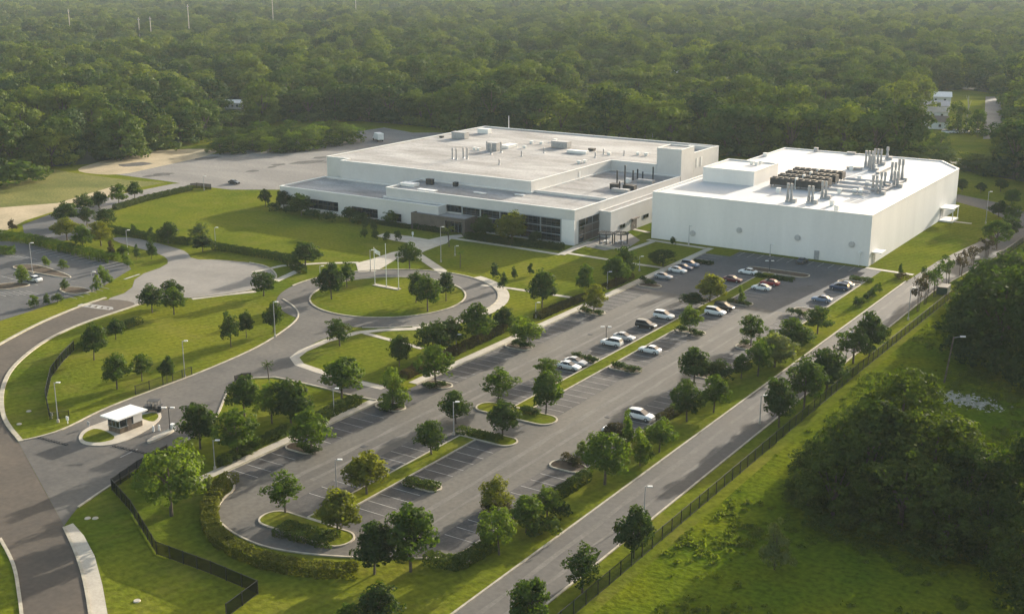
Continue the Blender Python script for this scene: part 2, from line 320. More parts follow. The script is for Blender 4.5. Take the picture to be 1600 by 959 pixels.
for y in (141.8, 190, 209.5, 240, 268): island(cw(-85.4, -80.1, y - 1.6, y + 1.6, 1.4), im)
for pts in ([(10, 418), (52, 412), (112, 432), (108, 436), (60, 428)], [(-20, 448), (20, 442), (50, 444), (40, 449), (0, 455)], [(88, 452), (118, 448), (150, 456), (110, 462)]): island(smooth(GP(pts), 2), im)
struct('island_lawn', ig, M_grass, 'grass medians of the parking lot'); struct('island_bed', im, M_mulch, 'mulched island beds'); struct('island_kerb', ik, M_kerb, 'island kerbs')
bays = MB()
for x0, x1, y0, y1 in ((-122.35, -117.2, 113.5, 236), (-107.9, -102.9, 109, 142.5), (-107.9, -102.9, 158.5, 235.5), (-99.6, -94.4, 109, 142.5), (-99.6, -94.4, 158.5, 235.5), (-85, -80.15, 111, 235.5)): bays.poly([(x0, y0), (x1, y0), (x1, y1), (x0, y1)], .0245)
struct('parking_bay', bays, M_bay, 'darker oil stained strips of parking bays')
ystn = MB(); Rs = random.Random(2)
for px, py, w_, h_ in ((255, 273, 20, 3), (235, 276, 14, 2), (480, 254, 34, 3), (395, 268, 12, 2), (435, 258, 16, 2), (325, 248, 26, 3), (210, 258, 30, 4), (425, 262, 10, 1.5), (500, 247, 18, 2)):
    ystn.poly(GP([(px + w_ * math.cos(t * .524) * Rs.uniform(.6, 1), py - w_ * .06 * math.cos(t * .524) + h_ * math.sin(t * .524) * Rs.uniform(.6, 1)) for t in range(12)][::-1]), .0225)
struct('yard_stain', ystn, M_stain, 'dark puddle stains on the yard')
trk = MB(); Rt = random.Random(9)
def wear(x, y0, y1, w, z):
    n = int((y1 - y0) / 4); L_ = [(x - w / 2 + Rt.uniform(-.2, .2), y0 + (y1 - y0) * i / n) for i in range(n + 1)]; R_ = [(x + w / 2 + Rt.uniform(-.2, .2), y0 + (y1 - y0) * i / n) for i in range(n + 1)]
    trk.add([(*p, z) for p in L_] + [(*p, z) for p in R_], [(n + 1 + i, n + 2 + i, i + 1, i) for i in range(n)])
wear(-113.1, 112, 236, .8, .0243); wear(-110.4, 118, 236, .7, .0243); wear(-90.8, 110, 236, .8, .0243); wear(-88.0, 112, 236, .6, .0243); wear(-69.9, 62, 274, .7, .0243); wear(-67.2, 62, 274, .6, .0243)
struct('worn_track', trk, M_track, 'pale worn wheel tracks along the aisles')
# guardhouse island
gi = smooth(GP([(121, 686), (130, 672), (155, 662), (215, 641), (246, 640), (254, 650), (247, 661), (225, 676), (190, 693), (160, 698), (130, 696)]), 2)
struct('guard_island', MB().prism(gi, 0, .13), M_conc, 'concrete guardhouse island')
struct('guard_island_lawn', MB().poly(smooth(GP([(127, 686), (135, 675), (153, 669), (186, 685), (160, 693), (135, 692)]), 2), .14).poly(smooth(GP([(219, 650), (243, 645), (249, 651), (243, 659), (236, 660), (221, 655)]), 1), .14), M_grass, 'grass ends of the guardhouse island')
# pavements
pv = MB()
def path(pts, w, world=False, z=.045): pv.strip(pts if world else GP(pts), w, 0, z)
path([(-123.8, 107), (-123.8, 148.5)], 1.7, True); path([(-123.8, 158.5), (-123.8, 283)], 1.7, True)
path([(655, 514), (600, 516), (560, 520), (510, 533), (473, 549), (460, 559), (468, 570), (500, 581), (560, 598), (600, 607)], 1.7)
path([(570, 521), (615, 533), (660, 545)], 1.2)
path(circle((-163.4, 201.3), 25.4, 24, -40, 75), 2.2, True)
path([(752, 446), (800, 451.5), (900, 466.5)], 1.3); path([(705, 372.5), (800, 386.5), (876, 398.5)], 1.5, z=.050)
path([(876, 398.5), (897, 389), (925, 378)], 2.2, z=.055); path([(886, 396), (943, 405), (990, 412.5), (1035, 419)], 1.4, z=.048)
path([(1012, 375), (1102, 388.5)], 1.6, z=.051); path([(1020, 378), (980, 392)], 1.6, z=.053); path([(982, 357), (1014, 364)], 1.5)
path([(395, 426), (440, 416), (500, 412)], 1.4, z=.047); path([(500, 412), (560, 411)], 1.4, z=.052); path([(430, 440), (465, 424)], 1.8, z=.057)
path([(1353, 419), (1427, 430)], 1.5); path([(1474, 345), (1518, 350)], 1.3)
path([(300, 467.5), (350, 461), (400, 456)], 1.6)
struct('footpath', pv, M_conc, 'concrete footpaths')
sheet('plaza', GP([(588, 369.5), (601, 365), (641, 370), (670, 375), (692, 370), (721, 367), (724, 371), (705, 374), (698, 381), (688, 384), (664, 393), (655, 398), (622, 404), (598, 419), (585, 425), (560, 426), (556, 412), (579, 406), (612, 395), (640, 390), (636, 380), (616, 377)]), M_conc, .066, 'entrance plaza')
sheet('plaza_walk', GP([(659, 397.5), (699, 424), (688, 429), (650, 403)]), M_conc, .070, 'diagonal plaza walk')
sheet('patio', GP([(922, 378), (945, 366), (985, 366), (1000, 376), (985, 386), (945, 392), (915, 386)]), M_conc2, .052, 'patio paving')
sheet('pavement', GP([(101, 823), (114, 818), (131, 837), (148, 869), (160, 914), (168, 959), (174, 1010), (146, 1010), (140, 959), (132, 912), (120, 872)]), M_conc, .060, 'pale pavement at the corner')
# road markings
mk = MB()
def lines(x0, x1, ys, skip=()):
    for y in ys:
        if any(abs(y - s) < 2.0 for s in skip): continue
        mk.box(x0, x1, y - .055, y + .055, .026, .034)
ST = 2.56
ys = [114.5 + ST * i for i in range(66)]
lines(-122.2, -117.4, [y for y in ys if 114 < y < 277 and not 147 < y < 161.5], LI)
lines(-107.8, -102.9, [y for y in ys if (109 < y < 142) or (159 < y < 264)], (125, 186.6, 235))
lines(-99.5, -94.6, [y for y in ys if (109 < y < 142) or (159 < y < 264)], (125, 185.3, 212.8, 237.8))
lines(-84.8, -80.3, [y for y in ys if 111 < y < 272], (141.8, 190, 209.5, 240, 268))
for i in range(12): mk.box(-114.6 + 2.56 * i - .06, -114.6 + 2.56 * i + .06, 278.3, 283.1, .026, .034)
a = G(72, 389); b = G(196, 412)
for i in range(12):
    t = i / 11; p = (a[0] + (b[0] - a[0]) * t, a[1] + (b[1] - a[1]) * t); mk.strip([p, (p[0] - .4, p[1] - 4.8)], .14, .021, .030)
for px0, py0, px1, py1, n in ((66, 428, 98, 436, 5), (8, 425, 46, 420, 0), (2, 432, 40, 441, 6), (-10, 458, 40, 455, 6), (100, 462, 150, 447, 6), (0, 398, 40, 402, 4)):
    a = G(px0, py0); b = G(px1, py1)
    for i in range(n):
        t = i / max(1, n - 1); p = (a[0] + (b[0] - a[0]) * t, a[1] + (b[1] - a[1]) * t); mk.strip([p, (p[0] + 4.8, p[1] - .3)], .14, .021, .030)
# hump marking across the entry road
a, b = G(122, 478.5), G(172, 484.5); c, d = G(132, 475), G(175, 481)
mk.strip([a, b], .5, .026, .034); mk.strip([c, d], .5, .026, .034)
for i in range(6):
    t = i / 5; mk.strip([(a[0] + (b[0] - a[0]) * t, a[1] + (b[1] - a[1]) * t + .26), (c[0] + (d[0] - c[0]) * t, c[1] + (d[1] - c[1]) * t - .26)], .9, .026, .033)
mk.strip(GP([(194, 437), (218, 429)]), .6, .026, .034)
mk.strip(GP([(188, 715), (215, 702)]), .2, .031, .038)
struct('road_markings', mk, M_paint, 'painted parking bay lines and road markings')
# ================================================================== BUILDINGS
def inset(pts, d):
    n = len(pts); out = []
    for i in range(n):
        p0, p1, p2 = Vector(pts[i - 1]), Vector(pts[i]), Vector(pts[(i + 1) % n])
        d1, d2 = (p1 - p0).normalized(), (p2 - p1).normalized(); n1, n2 = Vector((-d1.y, d1.x)), Vector((-d2.y, d2.x)); m = (n1 + n2).normalized()
        out.append(tuple(p1 + m * d / max(.3, m.dot(n1))))
    return out
def shell(parent, pts, h, z0=0, par=.5, th=.35, mw=None, mr=None, trim=None):   # walls with a parapet, roof, coping
    q = inset(pts, th); n = len(pts); w = MB()
    w.add([(*p, z0) for p in pts] + [(*p, h) for p in pts] + [(*p, h) for p in q] + [(*p, h - par) for p in q],
          [(i, (i + 1) % n, n + (i + 1) % n, n + i) for i in range(n)] + [(n + i, n + (i + 1) % n, 2 * n + (i + 1) % n, 2 * n + i) for i in range(n)] +
          [(2 * n + i, 2 * n + (i + 1) % n, 3 * n + (i + 1) % n, 3 * n + i) for i in range(n)])
    wo = w.build('wall', mw or M_wall, parent)
    ro = MB().poly(q, h - par).build('roof', mr or M_roof, parent)
    o = inset(pts, -.06); q2 = inset(pts, th + .05); c = MB()
    c.add([(*p, h - .12) for p in o] + [(*p, h + .05) for p in o] + [(*p, h + .05) for p in q2] + [(*p, h - .12) for p in q2],
          [(k * n + i, k * n + (i + 1) % n, ((k + 1) % 4) * n + (i + 1) % n, ((k + 1) % 4) * n + i) for k in range(4) for i in range(n)])
    c.build('coping', trim or M_trim, wo)
    return wo, ro
def win_y(parent, x0, x1, z0, z1, y, nx, nz, mull=.09, out=.10, name='window', frame=M_mull):   # window in a wall facing -Y
    g = MB().box(x0, x1, y - .03, y + .02, z0, z1).build(name, M_glass, parent); f = MB()
    for i in range(nx + 1):
        x = x0 + (x1 - x0) * i / nx; f.box(x - mull / 2, x + mull / 2, y - out, y - .032, z0, z1)
    for i in range(nz + 1):
        z = z0 + (z1 - z0) * i / nz; f.box(x0, x1, y - out - .004, y - .034, z - mull / 2, z + mull / 2)
    f.build('frame', frame, g); return g
def win_x(parent, y0, y1, z0, z1, x, ny, nz, mull=.09, out=.10, name='window', frame=M_mull):   # window in a wall facing +X
    g = MB().box(x - .02, x + .03, y0, y1, z0, z1).build(name, M_glass, parent); f = MB()
    for i in range(ny + 1):
        y = y0 + (y1 - y0) * i / ny; f.box(x + .032, x + out, y - mull / 2, y + mull / 2, z0, z1)
    for i in range(nz + 1):
        z = z0 + (z1 - z0) * i / nz; f.box(x + .034, x + out + .004, y0, y1, z - mull / 2, z + mull / 2)
    f.build('frame', frame, g); return g
# ---- main building
mb_ = thing('main_building', 'large pale grey office and plant building with dark glass front and brown entrance portal', 'building', (-200, 300))
mb_.location = (0, 0, 0)
shell(mb_, [(-253, 262.5), (-194.8, 262.5), (-194.8, 266.2), (-216.3, 266.2), (-216.3, 282.7), (-253, 282.7)], 6.6)
w_r, r_r = shell(mb_, [(-216, 266.5), (-190.0, 266.5), (-154.5, 266.5), (-154.5, 282.9), (-154.5, 328.7), (-177.9, 328.7), (-177.9, 282.9), (-216, 282.9)], 9.2, par=.45)
w_t, r_t = shell(mb_, [(-256, 287), (-247, 287), (-247, 283), (-178, 283), (-178, 328.9), (-162.6, 328.9), (-162.6, 374.5), (-256, 374.5)], 12, par=.4)
w_w, r_w = shell(mb_, [(-162.5, 328.8), (-154.45, 328.8), (-154.45, 337.6), (-162.5, 337.6)], 17, par=.3)
shell(mb_, [(-162.5, 337.7), (-154.48, 337.7), (-154.48, 352), (-162.5, 352)], 15, par=1.2)
w_a, r_a = shell(mb_, [(-154.4, 279.5), (-151, 279.5), (-151, 336), (-154.4, 336)], 7.0, par=.5)
# glass front with thick transoms
cwg = win_y(mb_, -189.6, -158.6, .5, 6.5, 266.5, 22, 7, .07, .09, 'curtain_wall', M_thin)
f = MB()
for x in (-189.6, -183.6, -177.3, -170.9, -164.6, -158.4): f.box(x - .16, x + .16, 266.22, 266.4, .4, 6.6)
for z in (.45, 2.35, 4.3, 6.5): f.box(-189.8, -158.3, 266.16, 266.41, z - .11, z + .11)
f.build('frame', M_mull, cwg)
win_y(mb_, -194.7, -189.9, 4.7, 6.5, 266.5, 4, 1, .09, .1, 'window', M_thin)
win_y(mb_, -249.5, -230.5, 1.3, 3.9, 262.5, 10, 2, .07, .1, 'window', M_thin); win_y(mb_, -225.3, -216, 1.0, 3.4, 262.5, 5, 2, .07, .1, 'window', M_thin); win_y(mb_, -210.8, -207.6, .9, 3.0, 262.5, 2, 2, .07, .1, 'window', M_thin)
MB().box(-253.05, -203, 262.3, 262.498, 0, .5).build('plinth', M_conc, mb_)
MB().box(-158.3, -154.4, 266.3, 266.497, 0, 6.45).build('corner_pier', M_white, mb_)
# right side: dark glazed recess under the parapet band, wing wall, small windows, door
g = win_x(mb_, 268.6, 279.3, .2, 6.3, -154.5, 3, 3, .12, .1, 'side_glazing'); MB().box(-154.46, -154.40, 271.2, 279.3, .2, 4.6).build('cladding_panel', M_brownw, g)
for y0, z0 in ((284.4, 1.5), (298.2, 1.9), (304.5, 1.9), (311, 1.9)): win_x(mb_, y0, y0 + 3.2, z0, z0 + 1.1, -151, 2, 1, .1, .09)
d = MB().box(-151.02, -150.95, 291.2, 294.4, 0, 2.9).build('door', M_brownw, mb_); MB().box(-150.95, -150.9, 292.7, 292.85, .9, 1.3).build('handle', M_trim, d)
MB().box(-150.99, -150.2, 290.8, 294.8, 3.0, 3.2).build('door_canopy', M_brownw, mb_)
MB().box(-178.0 + .003, -177.94, 309.2, 310.2, 9.4, 11.2).build('door', M_trim, mb_)
MB().box(-154.47, -154.4, 339.5, 340.6, 10.4, 13.2).build('louvre', M_trim, mb_); MB().box(-154.47, -154.4, 342.5, 343.6, 10.4, 13.2).build('louvre', M_trim, mb_)
# entrance portal
p = MB()
p.box(-202.5, -191, 260.3, 260.8, 0, 4.5).box(-185.3, -184.5, 260.3, 260.8, 0, 4.5).box(-191, -185.3, 260.3, 260.8, 3.5, 4.5)
p.box(-202.5, -202.0, 260.8, 262.45, 0, 4.5).box(-185.0, -184.5, 260.8, 266.4, 0, 4.5)
po = p.build('entrance_portal', M_brownw, mb_)
MB().box(-201.99, -185.01, 260.81, 262.4, 4.0, 4.25).box(-194.7, -185.01, 262.4, 266.3, 4.0, 4.25).build('portal_roof', M_roof, po)
dg = MB().box(-191.2, -185.05, 263.2, 263.3, 0, 3.9).build('entrance_door', M_glass, po)
f = MB()
for i in range(6): x = -191.1 + 1.2 * i; f.box(x - .05, x + .05, 263.1, 263.19, 0, 3.9)
f.box(-191.2, -185.1, 263.09, 263.188, 2.4, 2.5).build('frame', M_mull, dg)
# rooftop plant of the main building
def roofbox(parent, px, py, z, sx, sy, h, m=M_galv, name='air_handler', rot=False):
    x, y = G(px, py, z); b = MB().box(x - sx / 2, x + sx / 2, y - sy / 2, y + sy / 2, z + .25, z + h)
    b.box(x - sx / 2 + .1, x + sx / 2 - .1, y - sy / 2 + .1, y + sy / 2 - .1, z + .003, z + .25)
    b.box(x - sx / 2 - .06, x + sx / 2 + .06, y - sy / 2 - .06, y + sy / 2 + .06, z + h, z + h + .08)
    return b.build(name, m, parent)
def pipe(parent, px, py, z, h, r=.22, m=M_galv, name='vent_pipe', cap=True):
    x, y = G(px, py, z); b = MB().tube((x, y, z), (x, y, z + h), r, n=8)
    if cap: b.tube((x, y, z + h + .05), (x, y, z + h + .3), r * 1.6, r * .4, n=8)
    b.tube((x, y, z), (x, y, z + .35), r * 1.8, r * 1.1, n=8)
    return b.build(name, m, parent)
ZT, ZR = 11.6, 8.75
roofbox(r_t, 719, 217, ZT, 5.5, 2.6, 2.2); roofbox(r_t, 757, 209, ZT, 4.5, 2.4, 1.6, M_trim); roofbox(r_t, 877, 231, ZT, 6, 3, 2.0); roofbox(r_t, 771, 236, ZT, 4, 2.6, 2.6)
roofbox(r_t, 795, 231, ZT, 3.2, 6, .9, M_trim, 'duct'); roofbox(r_t, 903, 240, ZT, 7, 2.2, .8, M_trim, 'duct'); roofbox(r_t, 925, 236, ZT, 2, 1.6, .7, M_dark)
for px, py in ((707, 249), (713, 250), (724, 248), (730, 249), (761, 238), (767, 242), (783, 239)): pipe(r_t, px, py, ZT, 3.2, .24)
for px, py in ((780, 258), (815, 245), (850, 240), (930, 247), (943, 242), (975, 244)): pipe(r_t, px, py, ZT, 1.5, .2)
for px, py in ((831, 225), (846, 226), (820, 232), (742, 235), (748, 236), (905, 256), (914, 255), (868, 222), (952, 243), (997, 243), (1010, 244)): roofbox(r_t, px, py, ZT, 1.1, 1.1, .8, M_trim, 'roof_vent')
pipe(r_t, 795, 201, ZT, 4.5, .12, M_trim, 'mast', False); roofbox(r_t, 690, 216, ZT, 1.2, 1.2, .6, M_dark, 'roof_vent')
for px, py, h in ((964, 291, 4.2), (976, 296, 6.5), (1020, 284, 4.0), (989, 282, 2.6), (996, 281, 2.8), (1004, 283, 2.4), (968, 300, 2.6)): pipe(r_r, px, py, ZR, h, .22, M_dark)
roofbox(r_r, 961, 296, ZR, 2.4, 2, 1.5, M_dark); roofbox(r_r, 981, 286, ZR, 1.6, 1.6, 1.2, M_trim); roofbox(r_r, 984, 297, ZR, 3.5, 2, 1.3, M_dark); roofbox(r_r, 1009, 286, ZR, 5, 2, .8, M_galv); roofbox(r_r, 970, 301, ZR, 5, 1.6, .9, M_galv, 'duct')
MB().box(-177.8, -155, 284.2, 284.7, 8.76, 9.5).build('parapet', M_wall, r_r)
roofbox(r_r, 672, 289, ZR, 2.2, 1.2, 1.6, M_dark); roofbox(r_r, 712, 292, ZR, 1.2, 1.2, 1.2, M_dark); roofbox(r_r, 668, 299, ZR, 6, 1.5, .35, M_trim, 'duct'); roofbox(r_r, 640, 291, ZR, 5, 2.6, .8, M_trim); roofbox(r_r, 750, 303, ZR, 4, .8, .25, M_trim, 'roof_vent'); roofbox(r_r, 812, 306, ZR, 3, .8, .25, M_trim, 'roof_vent')
# ---- white building
wb = thing('white_warehouse', 'tall windowless white industrial hall with rooftop exhaust stacks and dark cooling units', 'building')
w_b, r_b = shell(wb, [(-142, 285.5), (-84, 285.5), (-84, 367.5), (-92, 380.2), (-142, 380.2)], 12.4, par=.3, th=.4, mw=M_white, mr=M_roofw)
ZB = 12.1
pw, pr = shell(wb, [(-138.5, 309), (-123.6, 309), (-123.6, 326.5), (-138.5, 326.5)], 16, z0=ZB, par=.3, mw=M_white, mr=M_roofw)
pw.name = 'penthouse'
for x, z in ((-130.1, 2.7), (-117.3, 5), (-102, 4.9), (-88.4, 4.9)):
    b = MB().tube((x, 285.5, z), (x, 285.25, z), .75, n=16); b.tube((x, 285.25, z), (x, 285.15, z), .55, n=16); b.build('round_vent', mat('vent_grey', (.40, .39, .38), .8, var=.1, scale=2), wb)
MB().box(-84 - .1, -81.6, 287.2, 291.2, 3.0, 3.25).build('door_canopy', M_trim, wb)
d = MB().box(-83.99, -83.92, 288, 290.2, 0, 2.5).build('door', M_galv, wb); MB().box(-83.92, -83.86, 289.9, 290.0, 1, 1.2).build('handle', M_dark, d)
d = MB().box(-83.99, -83.92, 350, 353.2, 0, 3.2).build('door', M_galv, wb)
MB().box(-83.99, -80.2, 349, 355.5, 3.6, 3.9).box(-80.5, -80.3, 349.2, 349.4, .45, 3.6).box(-80.5, -80.3, 355.1, 355.3, .45, 3.6).box(-83.99, -80.2, 349, 355.5, 0, .4).build('dock_canopy', M_trim, wb)
MB().box(-97.5, -96.3, 285.3, 285.49, 0, 2.3).build('door', M_galv, wb); MB().tube((-86.2, 284.9, 0), (-86.2, 284.9, 3), .08).box(-86.5, -85.9, 284.7, 285.1, 3, 3.5).build('wall_lamp', M_trim, wb)
for k, y in enumerate((312, 318, 324, 330)):                # rows of dark dry coolers
    for x0, x1 in ((-119.6 - .15 * k, -113.1 - .15 * k), (-112.4 - .15 * k, -105.4 - .15 * k)):
        b = MB()
        b.box(x0, x1, y - 1.5, y + 1.5, ZB + .7, ZB + 2.5)
        for i in range(4):
            xx = x0 + (x1 - x0) * (i + .5) / 4; b.tube((xx, y, ZB + 2.5), (xx, y, ZB + 2.75), .66, n=12)
        for sx in (x0 + .3, x1 - .3):
            for sy in (-1.3, 1.3): b.box(sx - .08, sx + .08, y + sy - .08, y + sy + .08, ZB + .003, ZB + .7)
        b.build('cooling_unit', M_dark, r_b)
    MB().box(-113.0 - .15 * k, -112.5 - .15 * k, y - .7, y + .7, ZB + .003, ZB + 2.9).build('control_cabinet', M_trim, r_b)
    MB().tube((-105.2, y - .9, ZB + .8), (-92.5, y - .9, ZB + .8), .2).tube((-105.2, y + .5, ZB + .8), (-93.5, y + .5, ZB + .8), .2).build('pipe_run', M_galv, r_b)
def stack(px, py, h, twin=2, wide=1.0):                     # rooftop laboratory exhaust fan
    x, y = G(px, py, ZB); b = MB(); w_ = .62 * wide; h *= .84
    b.box(x - .8 * wide * twin / 2, x + .8 * wide * twin / 2, y - .8, y + .8, ZB + .003, ZB + .5)
    for k in range(twin):
        xx = x + (k - (twin - 1) / 2) * .95 * wide
        b.tube((xx, y, ZB + .5), (xx, y, ZB + 1.5), .5 * w_ + .1, .5 * w_ + .1, 12).tube((xx, y, ZB + 1.5), (xx, y, ZB + h * .5), .62 * w_, .40 * w_, 12)
        b.tube((xx, y, ZB + h * .5), (xx, y, ZB + h * .8), .40 * w_, .44 * w_, 12).tube((xx, y, ZB + h * .72), (xx, y, ZB + h), .62 * w_, .55 * w_, 12)
        b.tube((xx, y - .5, ZB + .5), (xx, y - .5, ZB + h * .6), .05)
    b.box(x + .8 * wide * twin / 2 + .05, x + .8 * wide * twin / 2 + 1.1, y - .8, y + .3, ZB + .003, ZB + 1.0)
    e = b.build('exhaust_stack', M_galv, r_b); return e
for a in ((1233, 316, 5.6), (1266, 318, 5.2), (1287, 311, 5.4), (1366, 300, 5.2), (1379, 293, 5.0), (1395, 284, 6.4), (1406, 283, 7.2, 2, 1.05), (1386, 250, 4.6, 1, 1.2)): stack(*a)
stack(1357, 263, 6.0, 3); stack(1371, 258, 5.6, 3); stack(1362, 268, 5.4, 2); stack(1399, 293, 5.2, 2); stack(1372, 304, 4.6, 2)
for px, py in ((1312, 303), (1335, 304), (1345, 303), (1355, 292), (1343, 283), (1330, 267), (1307, 330), (1300, 322), (1367, 265), (1345, 305), (1216, 302)): roofbox(r_b, px, py, ZB, 1.0, 1.0, 1.3, M_trim, 'roof_vent')
roofbox(r_b, 1335, 266, ZB, 4.2, 1.6, .8, M_galv, 'duct'); roofbox(r_b, 1382, 268, ZB, 1, 14, .7, M_galv, 'duct'); roofbox(r_b, 1395, 292, ZB, 1.4, 18, .5, M_galv, 'duct')
roofbox(r_b, 1275, 238, ZB, 1.2, 1.0, 1.3, M_galv); roofbox(r_b, 1330, 242, ZB, 2.6, 1.0, .7, M_galv); roofbox(r_b, 1196, 245, ZB, 1.2, 1.2, 1.0, M_trim)
for px, py in ((1175, 258), (1182, 259), (1188, 257)): roofbox(pr, px, py, 15.7, .9, .9, .9, M_trim, 'roof_vent')
# ---- guardhouse
gh = thing('guardhouse', 'small guardhouse with flat white roof and dark windows on the entrance island', 'guardhouse', (-148.2, 117.0), 0, None, (.70, .84, .92))
MB().box(-1.9, 1.9, -2.6, 2.6, .13, 1.1).build('wall', M_wood, gh)
g = MB().box(-1.86, 1.86, -2.56, .6, 1.1, 2.75).build('window', M_glass, gh); f = MB()
for x in (-1.9, -.6, .65, 1.82):
    f.box(x - .02, x + .1, -2.62, -2.57, 1.1, 2.75)
for y in (-2.6, -1.0, .5): f.box(1.87, 1.93, y, y + .12, 1.1, 2.75).box(-1.93, -1.87, y, y + .12, 1.1, 2.75)
for z in (1.1, 2.65): f.box(-1.93, 1.95, -2.64, -2.575, z, z + .1).box(1.865, 1.95, -2.574, .62, z, z + .1).box(-1.95, -1.865, -2.574, .62, z, z + .1)
f.build('frame', M_mull, g)
MB().box(-1.895, 1.895, .62, 2.6, 1.1, 2.75).build('rear_room', M_wall, gh)
d = MB().box(1.9, 1.96, -.9, .1, .15, 2.4).build('door', M_brownw, gh); MB().box(1.96, 2.0, -.85, -.75, 1.1, 1.25).build('handle', M_trim, d)
MB().box(-2.9, 2.9, -3.6, 3.4, 2.8, 3.02).build('roof', M_trim, gh)
# ---- patio pergolas with benches
for i, (px, py, lb) in enumerate(((947, 381, 'left of two dark round patio pergolas beside the building corner'), (970, 381, 'right of two dark round patio pergolas nearer the white hall'))):
    x, y = G(px, py); t = thing('pergola', lb, 'pergola', (x, y), 0, 'patio pergolas')
    for k in range(6):
        a = math.pi / 3 * k; MB().box(1.9 * math.cos(a) - .09, 1.9 * math.cos(a) + .09, 1.9 * math.sin(a) - .09, 1.9 * math.sin(a) + .09, .05, 2.6).build('post', M_dark, t)
    c = MB(); c.strip(circle((0, 0), 1.95, 18), .22, 2.6, 2.85, True)
    for k in range(7): c.box(-1.9 + .6 * k, -1.82 + .6 * k, -1.5, 1.5, 2.86, 3.0)
    c.build('canopy', M_dark, t)
    tb = MB().tube((0, 0, .72), (0, 0, .8), .7, n=16).tube((0, 0, .05), (0, 0, .72), .08); tb.build('table', M_trim, t)
    for k in range(4):
        a = math.pi / 2 * k + .6; MB().box(1.15 * math.cos(a) - .28, 1.15 * math.cos(a) + .28, 1.15 * math.sin(a) - .28, 1.15 * math.sin(a) + .28, .05, .48).build('stool', M_galv, t)
x, y = G(955, 388); t = MB(); t.strip([(x - 4.2, y - .4), (x + 2.8, y - 1.0), (x + 4.5, y + 1.2)], .5, .05, .55); tag(t.build('seat_wall', M_conc), 'low pale seat wall curving round the patio', 'seat wall')
# ---- houses and roofs far off in the woods
def house(px, py, w, d, h, roofm, label, rz=0):
    x, y = G(px, py); t = thing('house', label, 'house', (x, y), rz)
    MB().box(-w / 2, w / 2, -d / 2, d / 2, 0, h).build('wall', M_white, t)
    o = .5; r = MB(); r.add([(-w / 2 - o, -d / 2 - o, h), (w / 2 + o, -d / 2 - o, h), (w / 2 + o, d / 2 + o, h), (-w / 2 - o, d / 2 + o, h), (-w / 2 - o, 0, h + d * .22), (w / 2 + o, 0, h + d * .22)], [(0, 1, 5, 4), (2, 3, 4, 5), (0, 4, 3), (1, 2, 5), (3, 2, 1, 0)])
    r.build('roof', roofm, t)
    for k in range(3): MB().box(-w / 2 + w * (.2 + .3 * k) - .5, -w / 2 + w * (.2 + .3 * k) + .5, -d / 2 - .05, -d / 2 + .02, 1, 2.2).build('window', M_glass, t)
house(1461, 160, 15, 10, 3.2, M_trim, 'house with bright white gable roof among trees at upper right', .3)
house(1456, 174, 15, 10, 3.0, M_galv, 'house with grey roof just below the white roofed house', .3)
house(1457, 184, 13, 9, 3.0, M_conc, 'house with beige roof just below the grey roofed house', .3)
house(1448, 200, 17, 10, 3.2, M_brownw, 'low brown roofed house nearest the tree line at upper right', .3)
house(366, 170, 8, 6, 3.0, M_trim, 'pair of white sheds half hidden in the dark woods at upper left', .5)
house(1230, 136, 12, 9, 8, M_trim, 'white roof peeking between crowns behind the white hall', .2)
house(1043, 141, 18, 10, 9, M_trim, 'thin white roof glimpsed in the woods behind the main building', -.2)
sheet('clearing', CLEAR[1], M_grass, .04, 'grass clearing around the far houses'); sheet('glade', CLEAR[0], M_grass, .041, 'sunny glade in the woods')
sheet('far_road', ROADFAR, M_yard, .06, 'straight pale road in the trees at upper right')
for px, py, lb, tp in ((112, 50, 'tall pale mast far off at the far upper left', 15), (220, 54, 'left one of the close pair of pale far masts', 28), (238, 54, 'right one of the close pair of pale far masts', 27), (297, 44, 'pale far mast to the right of the close pair', 8), (428, 32, 'pale far mast cut by the top edge above the left wood', -6), (557, 20, 'most distant pale mast above the gravel yard', -8)):
    py += 24; x, y = G(px, py); h = hgt(px, py, tp); t = thing('mast', lb, 'mast', (x, y), 0, 'masts above the far forest')
    MB().tube((0, 0, -.5), (0, 0, h), .5, .3, 8).build('pole', M_conc, t); MB().box(-1.2, 1.2, -.3, .3, h - 2, h - 1.4).build('crossarm', M_galv, t)
# ================================================================== FENCES
def fence(name, pts, h, label, m, post_gap=2.6, rail=M_black, top=True):
    p0 = pts[0]; t = thing(name, label, 'fence', p0); P = [(p[0] - p0[0], p[1] - p0[1]) for p in pts]
    e = MB()
    for a, b in zip(P[:-1], P[1:]): e.add([(a[0], a[1], .08), (b[0], b[1], .08), (b[0], b[1], h - .06), (a[0], a[1], h - .06)], [(0, 1, 2, 3)])
    e.build('mesh_panel', m, t)
    r = MB()
    for z in ((.1, h - .03) if top else (h - .03,)): r.strip(P, .06, z - .03, z + .03)
    r.build('rail', rail, t)
    q = []; acc = 0
    for a, b in zip(P[:-1], P[1:]):
        L_ = math.hypot(b[0] - a[0], b[1] - a[1]); k = max(1, round(L_ / post_gap))
        for i in range(k): q.append((a[0] + (b[0] - a[0]) * i / k, a[1] + (b[1] - a[1]) * i / k))
    q.append(P[-1]); me = MB().box(-.05, .05, -.05, .05, 0, h + .05).mesh('post', rail)
    for x, y in q[:100]:
        o = link('post', me, t); o.location = (x, y, 0)
    return t
fence('boundary_fence', [(-60.9, 84), (-60.9, 200), (-59.5, 300), (-57.5, 345)], 1.9, 'long green mesh fence between service road and rough meadow', M_mesh, 2.75)
fence('iron_fence', GP([(354, 965), (403, 928), (330, 897), (245, 866), (205, 800), (175, 766), (215, 738), (262, 712)]), 1.75, 'black mesh fence zigzagging across the lawn at lower left', M_bmesh, 2.4)
fence('iron_fence', GP([(78, 656), (72, 626), (80, 590), (98, 566), (116, 548)]), 1.9, 'black fence curving over the lawn left of the guardhouse', M_bmesh, 2.2)
